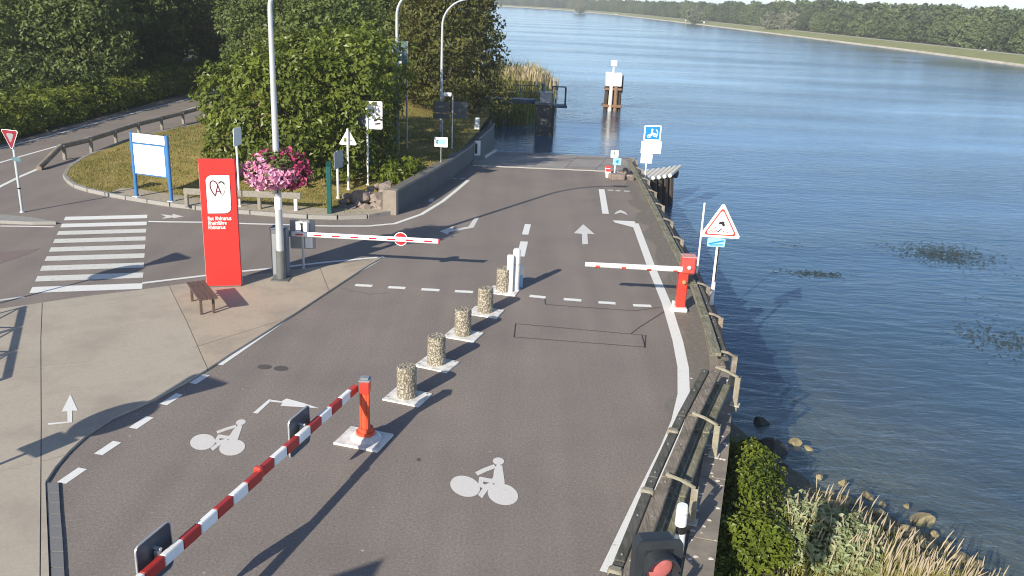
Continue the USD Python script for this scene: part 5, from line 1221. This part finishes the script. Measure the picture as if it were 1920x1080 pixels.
# guard rails along the quay
def rail_run(name, label, line, zs, rads, mats, ylift, post_every, post_mat, post_side, seed, off=None):
    L_ = LineString(line); p0 = line[0]; t = Thing(name, label, 'guard rail', (*p0, 0)); o = np.array([*p0, 0])
    rg = np.random.default_rng(seed)
    step = post_every; s_ = 0.0; nrun = int(round(L_.length / step)); step = L_.length / nrun
    def at(s_, d):
        a, b = np.array(L_.interpolate(max(0, s_ - .05)).coords[0]), np.array(L_.interpolate(min(L_.length, s_ + .05)).coords[0]); c_ = np.array(L_.interpolate(s_).coords[0])
        tt = (b - a) / np.linalg.norm(b - a); return c_ + np.array([tt[1], -tt[0]]) * d, math.atan2(tt[1], tt[0])
    for k in range(nrun):
        for (z_, d_, r_, mt) in zip(zs, off, rads, mats):
            pts = [np.array([*at(k * step + u * (step - .02) + .01, d_)[0], z_ + rg.normal(0, .006)]) - o for u in (0, .5, 1)]
            if mt.startswith('plank'):
                e = pts[2] - pts[0]; m = bx((0, 0, 0), (np.linalg.norm(e), r_ * 2, 0.075), 0.012); m.apply_transform(trimesh.transformations.rotation_matrix(rg.normal(0, .03) - (0.10 if z_ < .6 else 0), [1, 0, 0])); m.apply_transform(trimesh.transformations.rotation_matrix(math.atan2(e[1], e[0]), [0, 0, 1])); m.apply_translation((pts[0] + pts[2]) / 2)
                rp0 = t.part('rail', m, mt)
                for u in (0.06, 0.5, 0.94):
                    q0 = pts[0] + e * u + [0, 0, .036]; t.part('bolt', tube([q0, q0 + [0, 0, .014]], 0.016, 6), 'sign_grey', parent=rp0)
            else:
                t.part('rail', tube(pts, [r_ * rg.uniform(.95, 1.05)] * 3, 10), mt, smooth=40)
    for k in range(nrun + 1):
        c_, a_ = at(min(k * step, L_.length - .01), post_side)
        m = cat_([bx((-0.05, 0, 0), (0.012, 0.10, 0.70), 0.003), bx((0, 0.045, 0), (0.10, 0.012, 0.70), 0.003), bx((0, -0.045, 0), (0.10, 0.012, 0.70), 0.003)]); m.apply_transform(trimesh.transformations.rotation_matrix(a_, [0, 0, 1])); m.apply_translation(np.array([*c_, 0.34]) - o)
        t.part('post', m, post_mat)
        m = bx((0, 0, 0), (0.20, 0.18, 0.014), 0.003, a_); m.apply_translation(np.array([*c_, 0.115 if post_mat == 'post_tan' else 0.02]) - o); t.part('foot_plate', m, 'pale_joint' if post_mat == 'post_tan' else post_mat)
        q0, q1 = np.array([*at(min(k * step, L_.length - .01), 0.02)[0], max(zs) + 0.085]) - o, np.array([*c_, 0.67]) - o
        t.part('strap', tube([q0, q0 + (q1 - q0) * .5 + [0, 0, .02], q1], [0.028, 0.028, 0.028], 6), post_mat)
    return t, at
near_line = [(0.95, 7.2), (1.52, 8.99), (1.86, 9.95), (2.67, 12.37), (3.30, 13.95), (3.92, 15.5)]
t, at_ = rail_run('quay_guard_rail', 'near guard rail of doubled grey logs with tan steel posts beside the traffic light', near_line, [0.68, 0.72, 0.47, 0.46], [0.07, 0.085, 0.07, 0.07], ['plank_dark', 'plank_brown', 'plank_green', 'plank_green'], 0, 2.0, 'post_tan', 0.46, 5, [-0.16, 0.04, 0.11, 0.27])
L_ = LineString(near_line)
for s_ in (2.0, 4.0, 6.0):
    c_, a_ = at_(s_, -0.16); m = bx((0, 0, 0), (0.15, 0.185, 0.11), 0.03); m.apply_transform(trimesh.transformations.rotation_matrix(a_, [0, 0, 1])); m.apply_translation(np.array([*c_, 0.69]) - [*near_line[0], 0]); t.part('clamp_band', m, 'post_tan', smooth=40)
far_line = [(4.22, 16.4), (4.40, 18.4), (4.62, 21.4), (4.72, 26.3), (4.85, 31.0), (4.95, 35.5), (5.0, 39.0)]
rail_run('quay_guard_rail', 'far guard rail of weathered logs running along the quay past the red barrier', far_line, [0.68, 0.58, 0.40], [0.095, 0.075, 0.075], ['plank_green', 'plank_dark', 'plank_brown'], 0, 2.3, 'log_grey', 0.30, 6, [-0.06, 0.12, 0.08])
lt_rng = np.random.default_rng(41); chips = []
for k in range(150):
    u = lt_rng.uniform(3.5, 13.5); a_ = np.array(qs.interpolate(u).coords[0]); b_ = np.array(qs.interpolate(u + .1).coords[0]); tt = (b_ - a_) / np.linalg.norm(b_ - a_); c_ = a_ + np.array([tt[1], -tt[0]]) * lt_rng.uniform(-0.45, 0.38)
    r_ = lt_rng.uniform(.012, .045); m = rock(r_, 500 + k % 9, 1, (1, .7, .4), 5); on = c_[0] - a_[0] > 0; m.apply_translation([*c_, (0.102 if on else 0.002) + r_ * .1]); chips.append(m)
solo('litter', cat_(chips), 'pale_joint', 'pale chips and crumbs lying along the quay edge', 'litter', kind='stuff')
# white edge post beside the near rail
c = G(1254, 1030, 0.1) + (0.13, 0.03); h = rise(c, 947, 0.1)
t = Thing('edge_post', 'white road edge post with a black band just behind the traffic light', 'post', (*c, 0.1), 0)
t.part('shaft', tube([(0, 0, -0.2), (0, 0, h - 0.03), (0, 0, h)], [0.088, 0.080, 0.07], 16), 'white_paint', smooth=40); t.part('black_band', tube([(0, 0, h * .40), (0, 0, h * .56)], 0.089, 16), 'black', smooth=40); t.part('collar', tube([(0, 0, h - .12), (0, 0, h - .09)], 0.087, 16), 'faint_print', smooth=40)
# traffic light at the near right
d = _f * FOC + RT * (1234 - 960) - UP * (1058 - 540); d /= np.linalg.norm(d); pos = np.array([0, 0, EYE]) + d * 6.6
t = Thing('traffic_light', 'black traffic light housing with an unlit red lens at the bottom edge', 'traffic light', (pos[0], pos[1], 0.0), 0.16)
zc_ = pos[2]
def tilt(m): m.apply_translation([0, 0, zc_]); return m
t.part('housing', tilt(bx((0, 0.10, -0.30), (0.30, 0.20, 0.92), 0.04)), 'black_plastic')
t.part('backing_board', tilt(plate(rrect(0.345, 0.98, 0.05, 0, -0.30), 0.0, 0.02)), 'black_plastic')
for k, (dz, mt) in enumerate([(0.0, 'lens_red'), (-0.29, 'black'), (-0.58, 'black')]):
    ln = trimesh.creation.icosphere(3, 0.105); ln.vertices[:, 1] *= 0.35; ln.apply_translation((0, -0.005, dz - .01)); lp = t.part('lens', tilt(ln), mt, smooth=True)
    an2 = np.linspace(math.radians(-25), math.radians(205), 22)
    v = []
    for a in an2:
        for r_, y_, in ((0.125, 0.0), (0.128, -0.12 if math.sin(a) > 0 else -0.08), (0.117, -0.12 if math.sin(a) > 0 else -0.08), (0.114, 0.0)):
            v.append((r_ * math.cos(a), y_, dz + r_ * math.sin(a)))
    f = []
    for i in range(len(an2) - 1):
        for j in range(4):
            a0_, b0_ = i * 4 + j, i * 4 + (j + 1) % 4; f += [[a0_, b0_, b0_ + 4], [a0_, b0_ + 4, a0_ + 4]]
    hm = trimesh.Trimesh(v, f, process=False); hm.fix_normals(); t.part('hood', tilt(hm), 'black_plastic', smooth=30)
t.part('pole', tube([(0, 0.16, -1.5), (0, 0.16, zc_ - .6)], 0.05, 12), 'pole_dark', smooth=40)

# sign posts and crossed barriers just outside the picture on the left; their shadows cross the square
def shadow_sign(label, foot, top, with_square):
    foot = np.array(foot); t = Thing('sign_post', label, 'sign', (*foot, 0.045), 0.0)
    t.part('pole', tube([(0, 0, 0), (0, 0, top)], 0.035, 12), 'galvanised', smooth=40)
    return t
shv = np.array([math.sin(SUN_AZ), math.cos(SUN_AZ)]) / math.tan(SUN_EL)
def off_frame(label, wedge_a, wedge_b, top, square):
    a, b = np.array(wedge_a), np.array(wedge_b); mid = (a + b) / 2
    foot = mid - shv * top; u = (b - a); u /= np.linalg.norm(u); rot = math.atan2(u[1], u[0])
    t = Thing('sign_post', label, 'sign', (*foot, 0.0), rot)
    t.part('pole', tube([(0, 0, 0), (0, 0, top - .1)], 0.035, 12), 'galvanised', smooth=40)
    R_ = 0.50; t.part('give_way_plate', upright(plate(tri(R_, True), -0.06, 0.012), top - 0.25), 'sign_white')
    t.part('round_plate', plate(Point(0, top - 1.02).buffer(0.39, quad_segs=8), -0.06, 0.012), 'sign_red')
    if square: t.part('square_plate', plate(rrect(0.52, 0.36, 0.03, 0, top - 1.58), -0.06, 0.012), 'sign_white')
    return t
off_frame('sign post with give way and round plates beside the crossed barriers', G(336, 473), G(362, 482.5), 3.3, False)
off_frame('sign post with give way, round and square plates on the square', G(389, 702), G(425, 714), 3.3, True)
f0, f1 = G(47, 578), G(17, 715)
f0, f1 = f0 - shv * 1.0, f1 - shv * 1.0
fd = (f1 - f0) / np.linalg.norm(f1 - f0); Lf = np.linalg.norm(f1 - f0); frot = math.atan2(fd[1], fd[0])
def xbar(loc, label):
    t = Thing('crossed_barrier', label, 'barrier', (*loc, 0.045), frot, 'crossed barriers along the pavement')
    w_ = Lf / 3 - 0.08
    t.part('frame', cat_([tube([(0, 0, 0), (0, 0, 1.0)], 0.03, 8), tube([(w_, 0, 0), (w_, 0, 1.0)], 0.03, 8), tube([(0, 0, 0.98), (w_, 0, 0.98)], 0.045, 8), tube([(0, 0, 0.2), (w_, 0, .2)], 0.025, 8)]), 'pole_dark')
    t.part('cross', cat_([tube([(0, 0, .2), (w_, 0, .95)], 0.02, 8), tube([(0, 0, .95), (w_, 0, .2)], 0.02, 8)]), 'pole_dark')
    return t
xb0 = xbar(f0, 'dark steel crossed barrier nearest to the crossing, outside the left edge')
for k in (1, 2):
    xb0.copy((*(f0 + fd * Lf * k / 3), 0.045), frot, ['', 'middle dark steel crossed barrier, outside the left edge', 'dark steel crossed barrier farthest from the crossing, outside the left edge'][k])

# ------------------------------------------------------------------ plants and stones of the near bank
rng = np.random.default_rng(19)
iv = []
for s_ in np.linspace(0, 1, 26):
    px, py = np.interp(s_, [0, .25, .55, .8, 1], [1396, 1412, 1398, 1350, 1318]), np.interp(s_, [0, .25, .55, .8, 1], [840, 890, 945, 1010, 1090])
    g = G(px, py, -0.5); iv.append(((*g, -0.75 + rng.uniform(-.1, .1)), (0.37 - 0.14 * s_ + rng.uniform(-.14, .14), 0.38, 0.40 + rng.uniform(-.2, .14))))
ivy = Thing('ivy', 'bright green ivy spilling down the water side of the quay wall', 'ivy', (0, 0, 0))
ivy.part('leaves', crown(iv, 4600, 6, 0.05, 0.05, 81, up=0.5, core=0.05, rough=0.24, jit=0.85), 'leaf_ivy')
for k, (px, py, lab, mt, r_, n_) in enumerate([(1450, 1010, 'dark leafy shrub in the hollow between ivy and grasses', 'leaf_hedge', 0.45, 420), (1400, 1070, 'low green shrub at the bottom edge below the ivy', 'leaf_ivy', 0.45, 420), (1530, 1045, 'white flowering shrub among the grasses on the bank', 'leaf_white', 0.60, 760), (1585, 1000, 'pale leaved plant growing over the shore stones', 'leaf_white', 0.34, 300), (1480, 950, 'thin pale stemmed plant beside the ivy', 'leaf_white', 0.26, 160), (1600, 1075, 'white flowering plant at the bottom edge of the bank', 'leaf_white', 0.4, 360)]):
    g = G(px, py, -0.9); t = Thing('bank_plant', lab, 'plant', (*g, bank_z(*g) + (0.12 if mt == 'leaf_white' else 0)))
    t.part('leaves', crown([((0, 0, r_ * .8), (r_, r_, r_ * .8)), ((r_ * .6, -.1, r_ * .9), r_ * .6), ((-r_ * .5, .2, r_ * .7), r_ * .6)], n_, 6, 0.06, 0.06, 200 + k, up=0.5), mt)
    t.part('stem', limbs((0, 0, 0), [((0, 0, r_ * 1.2), 1), ((r_ * .5, 0, r_), 1), ((-r_ * .5, .1, r_), 1)], 0.015, k, .3), 'bark')
# grasses with seed heads, clump by clump
clumps = [(1500, 1000), (1535, 985), (1568, 1010), (1600, 1020), (1632, 1035), (1660, 1050), (1690, 1060), (1722, 1070), (1560, 1060), (1610, 1080), (1650, 1100), (1700, 1110), (1750, 1090), (1790, 1105), (1830, 1120), (1480, 1030)]
for k, (px, py) in enumerate(clumps):
    g = G(px, py + 62, -1.3); z_ = bank_z(*g); t = Thing('grass_clump', f'clump of straw grass with pale seed heads, {ORD[sorted(q[0] for q in clumps).index(px)]} from the left on the bank', 'grass', (*g, z_), 0, 'clumps of seeding grass on the near bank')
    n_ = 320; pts = np.column_stack([rng.normal(0, .20, n_), rng.normal(0, .20, n_), np.zeros(n_)])
    t.part('leaf', blades(pts, 0.70, 0.020, 0.8, rng), 'reed')
    st, hd = [], []
    for i in range(21):
        b_ = np.array([rng.normal(0, .16), rng.normal(0, .16), 0]); hh = rng.uniform(0.55, 1.1); ln = np.array([rng.normal(0.16, .12), rng.normal(0.10, .10), 0]) * hh
        p_ = [b_, b_ + ln * .35 + [0, 0, hh * .55], b_ + ln + [0, 0, hh]]
        st.append(tube(p_, [0.005, 0.004, 0.003], 3)); e = p_[2]; dv = (p_[2] - p_[1]); dv /= np.linalg.norm(dv)
        hd.append(tube([e - dv * .02, e + dv * .07, e + dv * .20 + ln * .1], [0.005, 0.0125, 0.003], 5))
    t.part('stalk', cat_(st), 'reed', kind='stuff'); t.part('seed_head', cat_(hd), 'seed_head', kind='stuff')
# stones at the water line
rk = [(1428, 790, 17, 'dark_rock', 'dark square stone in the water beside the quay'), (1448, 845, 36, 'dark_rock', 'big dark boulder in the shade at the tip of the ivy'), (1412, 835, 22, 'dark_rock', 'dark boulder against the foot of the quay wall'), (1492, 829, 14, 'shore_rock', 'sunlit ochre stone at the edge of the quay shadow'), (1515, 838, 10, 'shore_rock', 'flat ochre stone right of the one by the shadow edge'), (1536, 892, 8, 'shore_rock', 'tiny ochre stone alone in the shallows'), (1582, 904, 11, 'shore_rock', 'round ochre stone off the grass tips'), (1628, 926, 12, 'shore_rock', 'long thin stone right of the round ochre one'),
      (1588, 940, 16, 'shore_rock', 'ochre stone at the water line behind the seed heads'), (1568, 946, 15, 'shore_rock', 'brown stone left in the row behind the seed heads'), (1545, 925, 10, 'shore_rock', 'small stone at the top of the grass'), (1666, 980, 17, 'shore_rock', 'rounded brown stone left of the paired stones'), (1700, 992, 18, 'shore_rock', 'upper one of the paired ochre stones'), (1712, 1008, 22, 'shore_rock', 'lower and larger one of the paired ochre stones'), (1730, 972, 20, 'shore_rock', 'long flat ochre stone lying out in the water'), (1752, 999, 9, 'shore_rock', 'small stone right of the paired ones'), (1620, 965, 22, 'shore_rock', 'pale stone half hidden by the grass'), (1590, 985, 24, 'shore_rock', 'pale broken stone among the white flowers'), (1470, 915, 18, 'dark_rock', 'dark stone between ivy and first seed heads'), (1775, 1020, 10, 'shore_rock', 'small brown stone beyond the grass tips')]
for k, (px, py, rp_, mt, lab) in enumerate(rk):
    g = G(px, py, -1.95); r_ = rp_ * 18.5 / 1650; sq = (1.25, 0.8, 0.6) if 'long' in lab or 'flat' in lab else (1.1, 0.9, 0.8)
    m = rock(r_, 300 + k, sq=sq); m.apply_transform(trimesh.transformations.rotation_matrix(k * .7, [0, 0, 1])); m.apply_translation([*g, -2.0 + r_ * 0.12]); solo('shore_stone', m, mt, lab, 'stone', 'stones along the near water line')
more = [(1500, 905, 11), (1520, 930, 16), (1538, 950, 13), (1556, 968, 17), (1578, 968, 12), (1602, 950, 13), (1610, 990, 20), (1640, 972, 14), (1645, 1000, 18), (1672, 1012, 15), (1690, 1030, 13), (1740, 1030, 16), (1765, 1045, 12), (1800, 1050, 15), (1830, 1062, 12), (1655, 945, 8), (1560, 925, 7), (1465, 880, 13), (1440, 870, 16), (1700, 950, 7)]
for n, k in enumerate(sorted(range(len(more)), key=lambda i: more[i][0])):
    px, py, rp_ = more[k]; g = G(px, py, -2.0); r_ = rp_ * 18 / 1650
    m = rock(r_, 340 + k, sq=(1.2, 0.9, 0.75)); m.apply_transform(trimesh.transformations.rotation_matrix(k * .9, [0, 0, 1])); m.apply_translation([*g, max(-2.0 + r_ * (0.25 if k % 3 else -.1), bank_z(*g) + r_ * .1 if px < 1700 and py > 960 else -9)])
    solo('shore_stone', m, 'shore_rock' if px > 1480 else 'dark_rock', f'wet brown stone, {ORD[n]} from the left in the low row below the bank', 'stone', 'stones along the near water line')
# drifting weed
wp = []
for px, py, n_, rx, ry in [(1770, 478, 1500, 2.2, 2.0), (1528, 514, 250, 1.2, .5), (960, 80, 130, 9, 4), (1040, 122, 160, 6, 3), (1895, 640, 500, 2.0, 1.8), (1170, 335, 0, 1, 1), (1480, 460, 30, .8, .6), (1000, 140, 90, 6, 2), (1850, 560, 20, 2, 1)]:
    g = G(px, py, -2); q_ = rng.normal(0, .45, (n_, 2)) * [rx, ry] + g; wp.append(np.column_stack([q_, np.full(n_, -1.99) + rng.uniform(0, .012, n_)]))
wp = np.vstack(wp); nn = rng.normal(0, .08, wp.shape); nn[:, 2] = 1; nn /= np.linalg.norm(nn, axis=1, keepdims=True)
solo('water_weed', leaves(wp, nn, rng.uniform(.02, .085, len(wp)), rng, 2.2, 0.02), 'water_weed', 'dark rafts of water weed drifting on the river', 'weed', kind='stuff')

# ------------------------------------------------------------------ thin summer haze over the river
usdkit.material(stage, '/World/Looks/haze', {'v': ('principled_volume', {'color': (0.97, 0.985, 1.0), 'density': 0.0003, 'anisotropy': 0.0})}, [], volume='v.volume')
M['haze'] = UsdShade.Material.Get(stage, '/World/Looks/haze')
solo('haze', bx((-450, 1000, 9), (4700, 4000, 30)), 'haze', 'thin pale haze hanging over the river', None, kind='stuff')
